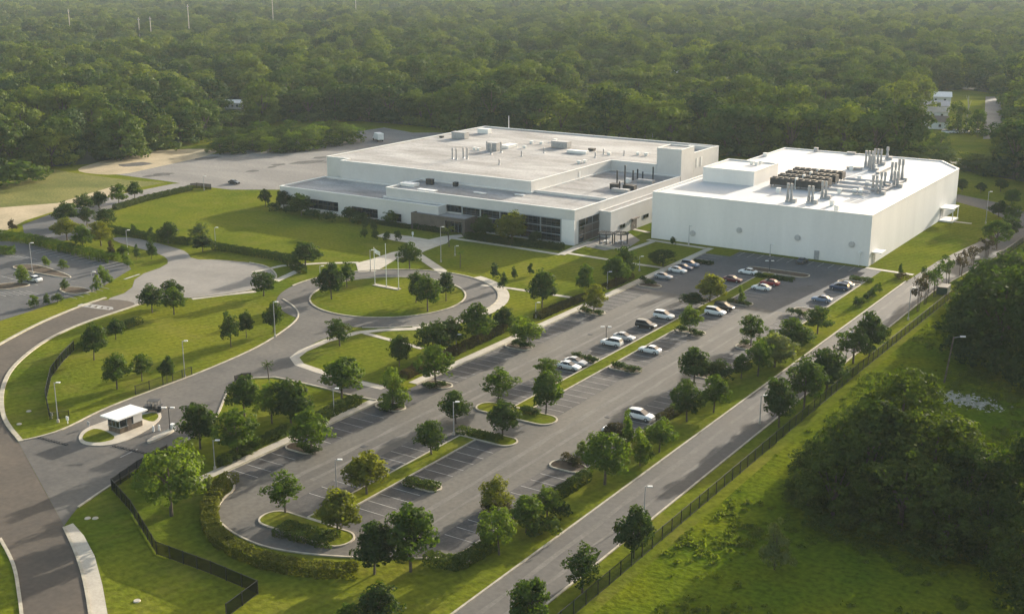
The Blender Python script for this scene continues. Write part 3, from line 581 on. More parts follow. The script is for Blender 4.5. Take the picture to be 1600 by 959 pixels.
fence('iron_fence', GP([(300, 587), (255, 602), (212, 617)]), 1.6, 'faint thin fence along the kerb under the lawn trees', mat('thin_mesh', (.02, .03, .01), .8, var=.1, scale=1, alpha=.35), 2.4)
fence('iron_gate', GP([(78, 656), (92, 655), (108, 652)]), 1.2, 'short dark gate at the end of the curved fence', M_mesh, 1.4)
fence('entrance_rail', GP([(367, 596), (378, 592), (392, 591)]), 1.0, 'short dark rail at the drive edge above the tree cluster', M_bmesh, 1.2)
fence('iron_fence', GP([(298, 296), (308, 295), (330, 297)]), 1.8, 'short dark gate fence at the corner of the gravel yard', M_bmesh, 2)
# ================================================================== LAMPS, FLAGPOLES, SMALL FURNITURE
def lamp(px, py, ty, label, dark=False, arms=1, rz=None, arm=.65):
    x, y = G(px, py); h = max(2.5, hgt(px, py, ty)); t = thing('lamp_post', label, 'lamp post', (x, y), YAW if rz is None else rz, 'lamp posts')
    MB().tube((0, 0, 0), (0, 0, .5), .22, .2, 10).build('base', M_conc, t)
    MB().tube((0, 0, .5), (0, 0, h), .085, .06, 8).build('pole', M_dark if dark else M_galv, t)
    for k in range(arms):
        s_ = 1 if k == 0 else -1; b = MB()
        b.box(min(.06 * s_, arm * s_), max(.06 * s_, arm * s_), -.04, .04, h - .12, h - .05)
        b.build('arm', M_dark if dark else M_galv, t)
        MB().box(min(s_ * (arm - .35), s_ * (arm + .45)), max(s_ * (arm - .35), s_ * (arm + .3)), -.15, .15, h - .05, h + .08).build('lamp_head', M_trim, t)
for a in ((91, 660, 598, 'lamp post on the lawn beside the curved black fence'), (289, 590, 533, 'lamp post on the lawn close to the drive kerb'), (336, 734, 688, 'lamp post behind the corner hedge left of the parking lot'),
          (526, 768, 718, 'lamp post standing in the empty bays near the lower left trees'), (522, 650, 607, 'lamp post by the clipped hedge above the empty bays'), (709, 680, 628, 'tall lamp post on the grass median beside the lower cross aisle'),
          (1007, 803, 760, 'lamp post by the service road at bottom centre'), (1187, 662, 618, 'lamp post on the service road edge beside a dark vase shaped tree'), (1322, 560, 519, 'lamp post among the fence side trees near the crossing'),
          (1419, 500, 450, 'slim lamp post by the fence before the purple leaved trees'), (837, 497, 473, 'lamp post by the brown hedge near the round lawn tree'), (949, 452, 425, 'lamp post behind the brown hedge near the patio lawn'),
          (713, 548, 523, 'lamp post among the trees by the middle of the brown hedge'), (430, 527, 472, 'lamp post on the lawn left of the roundabout'), (501, 449, 416, 'lamp post at the upper left rim of the roundabout'),
          (689, 410, 355, 'tall lamp post on the plaza in front of the brown portal'), (579, 425, 391, 'lamp post left of the flagpoles by the plaza'), (711, 400, 388, 'low lamp on the lawn right of the plaza walk'),
          (51, 428, 380, 'lamp post in the side parking lot by its planted island'), (200, 398, 360, 'lamp post by the apron opposite the clipped dark hedge'), (337, 386, 356, 'lamp post at the lawn edge beside the leafy pair of trees'),
          (145, 455, 425, 'lamp post at the verge of the side parking lot'), (1203, 401, 382, 'thin lamp post against the white hall front'), (1076, 383, 353, 'thin lamp post against the left part of white hall front'),
          (999, 424, 401, 'lamp post on the lawn between patio and parking lot'), (319, 298, 276, 'thin lamp post at the corner of the gravel yard'), (283, 212, 191, 'curved lamp at the foot of the left wood'), (1019, 232, 206, 'thin lamp post behind the main building before the trees'), (1540, 350, 300, 'lamp post in the grass behind the white hall')):
    lamp(*a)
for px, py, ty, lb in ((947, 533, 511, 'dark lamp post between parked white cars'), (266, 675, 637, 'dark double lamp post beside the guardhouse barrier'), (1202, 428, 408, 'dark short post at the planted island facing the white hall')): lamp(px, py, ty, lb, True, 2)
x, y = G(1475, 598); h = hgt(1477, 598, 527); t = thing('utility_pole', 'leaning dark wooden pole with white lamp arm beside the oaks', 'utility pole', (x, y), YAW)
MB().tube((0, 0, -.3), (.9, 0, h), .16, .11, 10).build('pole', M_wood, t); MB().tube((.9, 0, h - .1), (2.4, 0, h + .1), .05).build('arm', M_galv, t); MB().box(2.0, 2.9, -.15, .15, h, h + .2).build('lamp_head', M_trim, t)
x, y = G(1508, 205); t = thing('bare_tree', 'bare pale dead tree trunk beside the far road', 'tree', (x, y)); b = MB()
b.tube((0, 0, 0), (.4, 0, 9), .35, .25).tube((.4, 0, 9), (.1, 0, 15), .25, .1).tube((.4, 0, 9), (1.2, .5, 13), .15, .06).tube((.2, 0, 12), (-.9, 0, 15), .12, .05); b.build('trunk', M_conc, t)
mbp = MB(); a, b = G(585, 445.5), G(624, 453); mbp.strip([a, b], 1.3, 0, .14); struct('flagpole_base', mbp, M_conc, 'concrete strip under the flagpoles')
for i, (px, py, ty, lb) in enumerate(((586, 445, 388, 'left flagpole with a white flag'), (604, 449, 382, 'middle bare flagpole, tallest of the three'), (623, 452.5, 402, 'right bare flagpole on the roundabout lawn'))):
    x, y = G(px, py); h = hgt(px, py, ty); t = thing('flagpole', lb, 'flagpole', (x, y), YAW, 'flagpoles on the roundabout')
    MB().tube((0, 0, 0), (0, 0, h), .075, .05, 10).build('pole', M_trim, t); MB().tube((0, 0, h), (0, 0, h + .18), .1, .03, 8).build('finial', M_trim, t); MB().tube((0, 0, 0), (0, 0, .3), .25, .2, 10).build('base', M_conc, t)
    if i == 0:
        f = MB(); nx_, nz_ = 8, 5
        f.add([(.1 + 1.25 * u / nx_, .12 * math.sin(u * 1.1 + v * .3), h - .15 - .95 * v / nz_ - .75 * (u / nx_)) for v in range(nz_ + 1) for u in range(nx_ + 1)], [(v * (nx_ + 1) + u, v * (nx_ + 1) + u + 1, (v + 1) * (nx_ + 1) + u + 1, (v + 1) * (nx_ + 1) + u) for v in range(nz_) for u in range(nx_)])
        f.build('flag', M_trim, t)
# barrier island, bollards, dark bar strips, sign posts
bi = MB().prism([(p[0], p[1]) for p in smooth(GP([(229, 691), (240, 685), (268, 671), (274, 673), (268, 678), (244, 690), (232, 694)]), 2)], 0, .35)
tag(bi.build('lane_divider', M_conc), 'white raised divider bar between the guardhouse lanes', 'lane divider')
for px, py, lb in ((240, 674.5, 'left white bollard in the guardhouse exit lane'), (249, 673, 'right white bollard beside the lane divider tip')):
    x, y = G(px, py); b = MB().tube((x, y, .0), (x, y, .9), .16, .15, 10).tube((x, y, .9), (x, y, 1.0), .15, .05, 10); tag(b.build('bollard', M_trim), lb, 'bollard', 'white bollards at the guardhouse')
x, y = G(270, 673); tag(MB().box(x - .3, x + .3, y - .3, y + .3, 0, 1.0).box(x - .36, x + .36, y - .36, y + .36, 1.0, 1.12).build('card_reader', M_trim), 'white barrier cabinet at the upper end of the divider', 'cabinet')
for px, py, lb in ((923, 523, 'dark drain grate in the aisle near the lamp post'), (569, 698, 'dark drain grate in the aisle above the yellow green median tree'), (1266, 447, 'dark drain grate in the newer asphalt'), (950, 652, 'dark drain grate left of the lone white SUV')):
    x, y = G(px, py); g = MB().box(x - .45, x + .45, y - .45, y + .45, .02, .045)
    for k in range(4): g.box(x - .4 + .22 * k, x - .3 + .22 * k, y - .4, y + .4, .045, .06)
    tag(g.build('drain_grate', M_dark), lb, 'drain')
def bar_strip(a, b, label):  # dark flat strip crossed by a row of short raised bars
    a, b = G(*a), G(*b); k = int(math.hypot(b[0] - a[0], b[1] - a[1]) / .55); m = MB(); m.strip([a, b], .3, .03, .06)
    for i in range(k):
        t = (i + .5) / k; x, y = a[0] + (b[0] - a[0]) * t, a[1] + (b[1] - a[1]) * t; m.box(x - .12, x + .12, y - .25, y + .25, .03, .16)
    tag(m.build('dark_bars', M_dark), label, 'tyre spikes')
bar_strip((176, 697), (243, 713), 'dashed black bar strip across the lower entrance lane'); bar_strip((60, 684), (106, 696), 'dark bar strip across the upper entrance lane')
for px, py, ty, lb in ((139, 668, 659, 'small grey keypad post at the kerb left of the guardhouse'), (106, 662, 651, 'white sign post at the kerb below the black fence'), (645, 372, 363, 'white post standing on the entrance plaza'), (81, 654, 645, 'pale box on a short post at the fence foot')):
    x, y = G(px, py); h = max(.9, hgt(px, py, ty)); b = MB().tube((x, y, 0), (x, y, h * .6), .08).box(x - .25, x + .25, y - .1, y + .1, h * .5, h); tag(b.build('sign_post', M_galv if px == 139 else M_trim), lb, 'post')
for px, py, lb in ((214, 939, 'pale round cover in the bottom left lawn'), (137, 810, 'pale cover in the lawn near the drive corner'), (149, 810, 'small pale cover right beside another lawn cover'), (45, 643, 'pale cover on the lawn inside the road bend'), (30, 663, 'pale cover on the lawn by the road mouth'), (733, 878, 'white marker at the end of the bottom hedge')):
    x, y = G(px, py); tag(MB().tube((x, y, 0), (x, y, .12), .42, .36, 12).build('valve_cover', M_conc), lb, 'cover', 'utility covers in the lawn')
# ================================================================== VEHICLES
def loft(st, mb=None):                                      # st: list of (x, half width, z0, z1, top half width)
    mb = mb or MB(); V = []
    for x, w, z0, z1, wt in st: V += [(x, -w * .92, z0), (x, -w, z0 + (z1 - z0) * .35), (x, -w * .99, z0 + (z1 - z0) * .75), (x, -wt, z1), (x, wt, z1), (x, w * .99, z0 + (z1 - z0) * .75), (x, w, z0 + (z1 - z0) * .35), (x, w * .92, z0)]
    n = len(st); F = [(8 * i + k, 8 * i + (k + 1) % 8, 8 * (i + 1) + (k + 1) % 8, 8 * (i + 1) + k) for i in range(n - 1) for k in range(8)]
    F += [tuple(reversed(range(8))), tuple(range(8 * n - 8, 8 * n))]
    return mb.add(V, F)
CARMESH = {}
def carmeshes(kind, paint):
    key = (kind, paint.name)
    if key in CARMESH: return CARMESH[key]
    if kind == 'sedan':
        body = loft([(-2.35, .70, .38, .78, .6), (-2.2, .86, .25, .98, .74), (-1.6, .90, .22, 1.02, .80), (-.6, .91, .2, 1.0, .84), (.9, .91, .2, .96, .82), (1.7, .90, .22, .88, .76), (2.2, .82, .26, .76, .66), (2.38, .66, .36, .62, .52)])
        cab = loft([(-1.75, .74, .98, 1.02, .70), (-1.15, .76, .97, 1.38, .60), (-.5, .77, .97, 1.46, .61), (.15, .77, .96, 1.42, .60), (1.0, .74, .93, .98, .70)])
        top = loft([(-1.12, .60, 1.385, 1.42, .5), (-.5, .62, 1.455, 1.50, .52), (.12, .60, 1.42, 1.46, .5)])
        wx, hl, zl = 1.42, 2.36, .62
    elif kind == 'suv':
        body = loft([(-2.3, .78, .45, .9, .7), (-2.2, .90, .32, 1.1, .80), (-1.5, .93, .28, 1.12, .86), (0, .94, .26, 1.1, .88), (1.1, .94, .26, 1.06, .86), (1.9, .92, .3, 1.0, .80), (2.25, .82, .38, .86, .68), (2.36, .7, .46, .74, .58)])
        cab = loft([(-2.2, .80, 1.08, 1.12, .76), (-1.95, .80, 1.08, 1.62, .66), (-.8, .82, 1.08, 1.72, .68), (.2, .82, 1.07, 1.68, .66), (1.2, .78, 1.04, 1.1, .74)])
        top = loft([(-2.0, .66, 1.62, 1.68, .58), (-.8, .69, 1.715, 1.78, .6), (.2, .66, 1.68, 1.73, .58)])
        wx, hl, zl = 1.42, 2.34, .76
    body.add(top.v, top.f)
    for xx in (-1.0, .05):                                  # pillars
        for s_ in (-1, 1): body.box(xx - .05, xx + .05, min(s_ * .72, s_ * .80), max(s_ * .72, s_ * .80), .95, 1.2)
    w = MB().tube((0, -.11, 0), (0, .11, 0), .33, n=16); r = MB().tube((0, -.125, 0), (0, .125, 0), .2, n=12)
    hlm = MB().box(-.05, .05, -.18, .18, -.07, .07)
    CARMESH[key] = (body.mesh('body', paint), cab.mesh('windows', M_glass), w.mesh('wheel', M_tyre), r.mesh('rim', M_rim), hlm.mesh('headlight', M_lampw), hlm.mesh('taillight', M_red), wx, hl, zl)
    return CARMESH[key]
def paint(n, c): return mat('paint_' + n, c, .28, var=.02, scale=1, spec=.6)
P_ = dict(white=paint('white', (.62, .62, .60)), silver=paint('silver', (.30, .31, .32)), navy=paint('navy', (.03, .045, .09)), blue=paint('steel_blue', (.13, .17, .24)), black=paint('black', (.012, .012, .013)), red=paint('red', (.24, .018, .02)), maroon=paint('maroon', (.10, .015, .016)), grey=paint('grey', (.05, .055, .06)))
def car(x, y, rz, kind, colour, label, group='cars in the parking lot'):
    t = thing('parked_car', label, 'car', (x, y, .026), rz, group); b, c, w, r, h, tl, wx, hl, zl = carmeshes(kind, P_[colour])
    link('body', b, t); link('windows', c, t)
    for sx in (-wx, wx):
        for sy in (-.84, .84):
            o = link('wheel', w, t); o.location = (sx, sy, .33); link('rim', r, o)
    for sy in (-.58, .58):
        o = link('headlight', h, t); o.location = (hl - .12, sy, zl); o = link('taillight', tl, t); o.location = (-hl + .1, sy, zl + .15)
    t.scale = (.93, .93, .93)
PI = math.pi
for x, y, rz, k, c, lb in (
    (-97.3, 196.6, PI, 'sedan', 'white', 'white sedan parked alone on the right of the grass median'), (-105.4, 196.6, PI, 'suv', 'white', 'white SUV in the left bay next to a pale sedan by the median'),
    (-105.2, 201.2, 0, 'sedan', 'silver', 'pale silver sedan directly above the white SUV by the median'), (-105.3, 210.6, 0, 'suv', 'black', 'black SUV parked alone left of the grass median'),
    (-105.3, 218.6, 0, 'suv', 'white', 'white crossover above the lone black SUV'), (-105.3, 182.8, 0, 'sedan', 'silver', 'silver sedan beside a white car at the low shrub island'),
    (-105.1, 180.1, 0, 'sedan', 'white', 'white car nearest the tall trees, left of the silver sedan'), (-82.8, 164.7, 0, 'suv', 'white', 'white SUV alone by the hedge near the service road'),
    (-82.9, 156.6, 0, 'sedan', 'white', 'white car mostly hidden behind the round bushy tree'), (-120.0, 248.2, 0, 'sedan', 'silver', 'silver sedan, lowest of the row along the footpath'),
    (-119.8, 255.3, 0, 'sedan', 'white', 'white sedan, second of the row along the footpath'), (-119.8, 258.6, 0, 'sedan', 'navy', 'navy car between white sedan and blue car along the footpath'),
    (-119.7, 261.9, 0, 'suv', 'blue', 'blue SUV, uppermost of the row along the footpath'), (-105.4, 262.9, PI, 'sedan', 'white', 'white sedan beside the planted island facing the white hall'),
    (-105.5, 254.3, 0, 'sedan', 'maroon', 'dark maroon car left of the upper median'), (-97.2, 250.9, PI, 'sedan', 'white', 'white sedan right of the upper median'),
    (-97.2, 256.0, PI, 'sedan', 'red', 'red car above the white sedan right of the median'), (-97.6, 231.4, 0, 'suv', 'black', 'black SUV beside a white crossover right of the median'),
    (-97.6, 226.9, 0, 'suv', 'white', 'white crossover next to the black SUV right of the median'), (-98.6, 280.4, PI / 2, 'sedan', 'grey', 'dark grey car nosed up to the white hall'),
    (-82.7, 260.6, PI, 'suv', 'navy', 'navy SUV in the right bay near the hall corner'), (-82.6, 263.6, PI, 'sedan', 'silver', 'silver car just behind the navy SUV'), (-82.6, 248.8, PI, 'sedan', 'blue', 'steel blue sedan in the right bay below the navy SUV')):
    car(x, y, rz, k, c, lb)
x, y = G(53, 440); car(x, y, PI + .05, 'sedan', 'white', 'white car in the side parking lot behind a bright shrub', 'cars elsewhere on the site')
x, y = G(366, 288); car(x, y, 0, 'sedan', 'black', 'small dark car alone at the edge of the gravel yard', 'cars elsewhere on the site')
for px, lb in ((1479, 'leftmost pale car in the far row by the houses'), (1495, 'second pale car in the far row by the houses'), (1508, 'third pale car in the far row by the houses'), (1529, 'rightmost pale car in the far row by the houses')):
    x, y = G(px, 209); car(x, y, .3, 'suv', 'white', lb, 'cars by the far houses')
x, y = G(591, 221); t = thing('box_truck', 'white box truck behind the main building on the gravel yard', 'truck', (x, y), 2.6)
MB().box(-3.4, 1.4, -1.2, 1.2, .9, 3.4).build('cargo_box', M_trim, t); loft([(1.5, 1.05, .6, 2.6, .9), (2.6, 1.05, .5, 2.55, .85), (3.0, 1.05, .5, 1.7, .9), (3.9, 1.0, .5, 1.4, .85)]).build('cab', M_trim, t)
MB().box(2.62, 2.95, -.86, .86, 1.72, 2.3).build('windscreen', M_glass, t); MB().box(-3.4, 3.4, -.5, .5, .5, .9).build('chassis', M_dark, t)
for sx in (-2.3, 2.8):
    for sy in (-1.0, 1.0): MB().tube((sx, sy - .15, .48), (sx, sy + .15, .48), .48, n=14).build('wheel', M_tyre, t)
x, y = G(241, 643); t = thing('utility_cart', 'dark utility cart with a small canopy beside the guardhouse', 'cart', (x, y, .03), .5)
MB().box(-1.5, 1.5, -.7, .7, .35, .75).box(-1.5, -.2, -.7, .7, .75, 1.05).box(.9, 1.5, -.65, .65, .75, 1.1).build('body', M_dark, t); MB().box(-.9, 1.0, -.65, .65, 1.85, 1.93).build('canopy', M_dark, t)
for sx in (-.8, .9):
    for sy in (-.6, .6): MB().tube((sx, sy, .7), (sx, sy, 1.86), .03).build('canopy_post', M_dark, t)
MB().box(-.1, .4, -.55, .55, .75, 1.0).box(-.15, -.05, -.55, .55, 1.0, 1.4).build('seat', M_black, t)
for sx in (-1.0, 1.05):
    for sy in (-.62, .62): MB().tube((sx, sy - .1, .3), (sx, sy + .1, .3), .3, n=12).build('wheel', M_tyre, t)
x, y = G(1474, 459); t = thing('waste_container', 'dark green waste container beside the fence near the purple leaved trees', 'container', (x, y), .05)
MB().box(-1.1, 1.1, -1.8, 1.8, .15, 1.7).build('body', mat('container_green', (.02, .04, .02), .6, var=.2, scale=1), t); MB().box(-1.15, 1.15, -1.85, 1.85, 1.7, 1.85).build('lid', M_black, t)
# ================================================================== VEGETATION
RS = np.random.RandomState(11)
def quads(P, Nn, size, name, m, aspect=.7):                 # a cloud of leaf-clump faces as one mesh
    n = len(P); r = RS.normal(size=(n, 3)); u = np.cross(Nn, r); u /= np.linalg.norm(u, axis=1)[:, None] + 1e-9; w = np.cross(Nn, u)
    s = (size * RS.uniform(.6, 1.35, n))[:, None]; a = u * s; b = w * s * aspect; k = Nn * s * .18
    V = np.empty((n, 4, 3)); V[:, 0] = P - a * .5 - b * .15; V[:, 1] = P - b * .5 + a * .1 + k; V[:, 2] = P + a * .5 + b * .1; V[:, 3] = P + b * .5 - a * .1 + k * .6
    me = bpy.data.meshes.new(name); me.vertices.add(4 * n); me.vertices.foreach_set('co', V.reshape(-1).astype(np.float32))
    me.loops.add(4 * n); me.loops.foreach_set('vertex_index', np.arange(4 * n, dtype=np.int32)); me.polygons.add(n)
    me.polygons.foreach_set('loop_start', np.arange(0, 4 * n, 4, dtype=np.int32)); me.polygons.foreach_set('loop_total', np.full(n, 4, np.int32))
    me.materials.append(m); me.update(calc_edges=True); me.validate(); return me
def unit(v): return v / (np.linalg.norm(v, axis=1)[:, None] + 1e-9)
def crown(lobes, n, size, name, m, jit=.55, lo=-.55, fill=.25, per=20, cr=1.75):
    L_ = np.array(lobes); wgt = (L_[:, 3] * L_[:, 4] + L_[:, 3] * L_[:, 5]); wgt = wgt / wgt.sum(); nc = max(30, n // per)
    idx = RS.choice(len(L_), nc, p=wgt); d = unit(RS.normal(size=(nc, 3))); d[:, 2] = np.where(d[:, 2] < lo, -d[:, 2], d[:, 2])
    rad = np.where(RS.rand(nc) < fill, RS.uniform(.3, .85, nc), RS.uniform(.82, 1.12, nc))
    Cc = L_[idx, :3] + d * L_[idx, 3:6] * rad[:, None]; R_ = size * cr * RS.uniform(.55, 1.3, nc)      # twig clusters
    k = RS.choice(nc, n, p=R_ ** 2 / (R_ ** 2).sum()); e = unit(RS.normal(size=(n, 3)) + d[k] * .6)
    P = Cc[k] + e * (R_[k] * RS.uniform(.55, 1.0, n))[:, None] * np.array([1, 1, .8])
    return quads(P, unit(e * .8 + d[k] * .5 + jit * RS.normal(size=(n, 3))), size, name, m)
def limbs(h, spread, r, fork=.35, k=5, multi=1):
    b = MB()
    for q in range(multi):
        ox = 0 if multi == 1 else .3 * math.cos(2.1 * q); oy = 0 if multi == 1 else .3 * math.sin(2.1 * q)
        b.tube((ox, oy, -.15), (ox * 1.4, oy * 1.4, h * fork), r, r * .7, 7)
        b.tube((ox * 1.4, oy * 1.4, h * fork), (ox * 2, oy * 2, h * .8), r * .7, r * .2, 6)
        for i in range(k):
            a = 2 * math.pi * i / k + q + random.uniform(-.3, .3); z = h * (fork + random.uniform(0, .15))
            b.tube((ox * 1.4, oy * 1.4, z), (spread * .6 * math.cos(a), spread * .6 * math.sin(a), h * random.uniform(.6, .8)), r * .45, r * .12, 5)
    return b.mesh('trunk', M_bark)
def vase_lobes(seed, lean=0):                                # lot tree: height 6, width 5, wider above
    R = random.Random(seed); L_ = []
    for i in range(6):
        a = 2 * math.pi * i / 6 + R.uniform(-.4, .4); r = R.uniform(1.1, 1.6); L_.append((r * math.cos(a), r * math.sin(a), R.uniform(2.9, 3.7), R.uniform(.8, 1.1), R.uniform(.8, 1.1), R.uniform(.55, .8)))
    for i in range(4):
        a = 2 * math.pi * i / 4 + R.uniform(-.5, .5); r = R.uniform(.5, .9); L_.append((r * math.cos(a), r * math.sin(a), R.uniform(4.2, 4.9), R.uniform(.75, 1.0), R.uniform(.75, 1.0), R.uniform(.6, .8)))
    L_.append((R.uniform(-.3, .3), R.uniform(-.3, .3), 5.35, .65, .65, .65)); L_.append((0, 0, 2.3, 1.25, 1.25, .75)); L_.append((0, 0, 3.6, 1.4, 1.4, 1.1))
    for i in range(4):
        a = 2 * math.pi * i / 4 + R.uniform(-.5, .5); L_.append((1.25 * math.cos(a), 1.25 * math.sin(a), R.uniform(2.1, 2.7), .8, .8, .6))
    return L_
def round_lobes(seed):                                       # dense round ball, height 6, width 5
    R = random.Random(seed); L_ = [(0, 0, 3.4, 2.05, 2.05, 2.2)]
    for i in range(11):
        d = Vector((R.gauss(0, 1), R.gauss(0, 1), R.gauss(.2, .8))).normalized(); L_.append((d.x * 1.75, d.y * 1.75, 3.4 + d.z * 1.9, .75, .75, .7))
    return L_
def cone_lobes(seed):                                        # upright young tree, height 6, width 5
    R = random.Random(seed); L_ = []
    for i in range(9):
        z = 1.4 + 4.1 * i / 8; w = 1.9 * (1 - (z - 1.2) / 5.6) + .3; a = R.uniform(0, 6.28); L_.append((.5 * w * math.cos(a), .5 * w * math.sin(a), z, w * .75, w * .75, .75))
    return L_
def wild_lobes(seed, n=15):                                  # big woodland crown, height 6 (to be scaled), width 5
    R = random.Random(seed); L_ = [(0, 0, 3.2, 1.5, 1.5, 1.7)]
    for i in range(n):
        a = R.uniform(0, 6.28); t = R.random(); z = 1.6 + 3.7 * t; r = R.uniform(.5, 1.0) * 1.9 * math.sqrt(max(.05, 1 - ((z - 2.9) / 2.9) ** 2)); q = R.uniform(.55, 1.0)
        L_.append((r * math.cos(a), r * math.sin(a), z, q, q, q * .8))
    return L_
def low_lobes(seed, n):                                      # woodland crown leafy down to the ground, uneven lumpy top
    R = random.Random(seed); L_ = [(0, 0, 2.9, 1.5, 1.5, 2.2)]
    for i in range(n):
        a = R.uniform(0, 6.28); t = (i + R.random()) / n; z = .7 + 4.5 * t; r = R.uniform(.75, 1.05) * 1.95 * math.sqrt(max(.06, 1 - (max(0, z - 2.2) / 3.2) ** 2)); q = R.uniform(.55, 1.0)
        L_.append((r * math.cos(a), r * math.sin(a), z, q, q, q * .85))
    for i in range(6):
        a = i * 1.05 + R.uniform(-.3, .3); L_.append((1.55 * math.cos(a), 1.55 * math.sin(a), .65, .75, .75, .6))
    return L_
PROTO = {}
def proto(kind, leaf, v):
    key = (kind, leaf.name, v)
    if key in PROTO: return PROTO[key]
    if kind == 'vase': c = crown(vase_lobes(v)[(v % 3):], [2600, 3600, 3000, 4000, 2300, 3400][v % 6], [.34, .31, .29, .33, .30, .36][v % 6], 'crown', leaf, .4); t = limbs(6, 2.4, .13)
    elif kind == 'ball': c = crown(round_lobes(v), 4200, .28, 'crown', leaf, .4, -.55, .1); t = limbs(6, 2, .15)
    elif kind == 'cone': c = crown(cone_lobes(v), 2300, .34, 'crown', leaf, .45); t = limbs(6, 1.2, .12, .25)
    elif kind == 'multi': c = crown([(l[0] * 1.0, l[1] * 1.0, 2.2 + l[2] * .62, l[3] * .72, l[4] * .72, l[5] * .8) for l in wild_lobes(v, 12)], 800, .34, 'crown', leaf, .8, -1); t = limbs(6, 1.8, .10, .3, 4, 3)
    elif kind == 'wild': c = crown(low_lobes(v, 30), 11000, .19, 'crown', leaf, .4, -.6, .1, 22, 1.9); t = limbs(6, 2.2, .16, .2)
    elif kind == 'wood': c = crown(low_lobes(v, 15), 3600, .29, 'crown', leaf, .28, -.5, .03, 24, 1.9); t = limbs(6, 2.0, .16, .2)
    elif kind == 'thick': c = crown(low_lobes(v, 14), 2200, .34, 'crown', leaf, .4, -.6, .1); t = limbs(6, 1.6, .12, .15)
    elif kind == 'palm':
        P, Nn = [], []
        for i in range(22):
            a = 2 * math.pi * i / 22 + v; e = random.uniform(-.2, 1.0)
            for q in range(9):
                s_ = .25 + .22 * q; z = 4.2 + s_ * math.sin(e) - .17 * s_ * s_; P.append((s_ * math.cos(a), s_ * math.sin(a), z)); Nn.append((random.gauss(0, .3), random.gauss(0, .3), 1))
        c = quads(np.array(P), unit(np.array(Nn)), .5, 'crown', leaf, .5); b = MB().tube((0, 0, -.1), (.1, 0, 4.2), .2, .14, 8); t = b.mesh('trunk', M_bark)
    PROTO[key] = (c, t); return PROTO[key]
VC = {}
def tree(px, py, ty, wpx, kind, leaf, label, group=None, name=None, cat='tree', nv=6):
    x, y = G(px, py); h = max(.8, hgt(px, py, ty)); w = wpx * mpp(px, py) * 1.24; k = VC[kind] = VC.get(kind, 0) + 1
    c, t = proto(kind, leaf, k % nv); nm = name or {'vase': 'shade_tree', 'ball': 'round_tree', 'cone': 'young_tree', 'multi': 'crape_myrtle', 'wild': 'live_oak', 'palm': 'palm_tree', 'wood': 'forest_tree', 'thick': 'woodland_tree'}[kind]
    o = thing(nm, label, cat, (x, y), random.uniform(0, 6.28), group, (w / 5, w / 5, h / (6 if kind != 'palm' else 4.6)))
    o.rotation_euler = (random.uniform(-.06, .06), random.uniform(-.06, .06), o.rotation_euler[2])
    link('trunk', t, o); link('crown', c, o); return o
K, O, D, LT, PL, YL, PU = 'vase', L_oak, L_dk, L_lt, L_pale, L_yel, L_pur
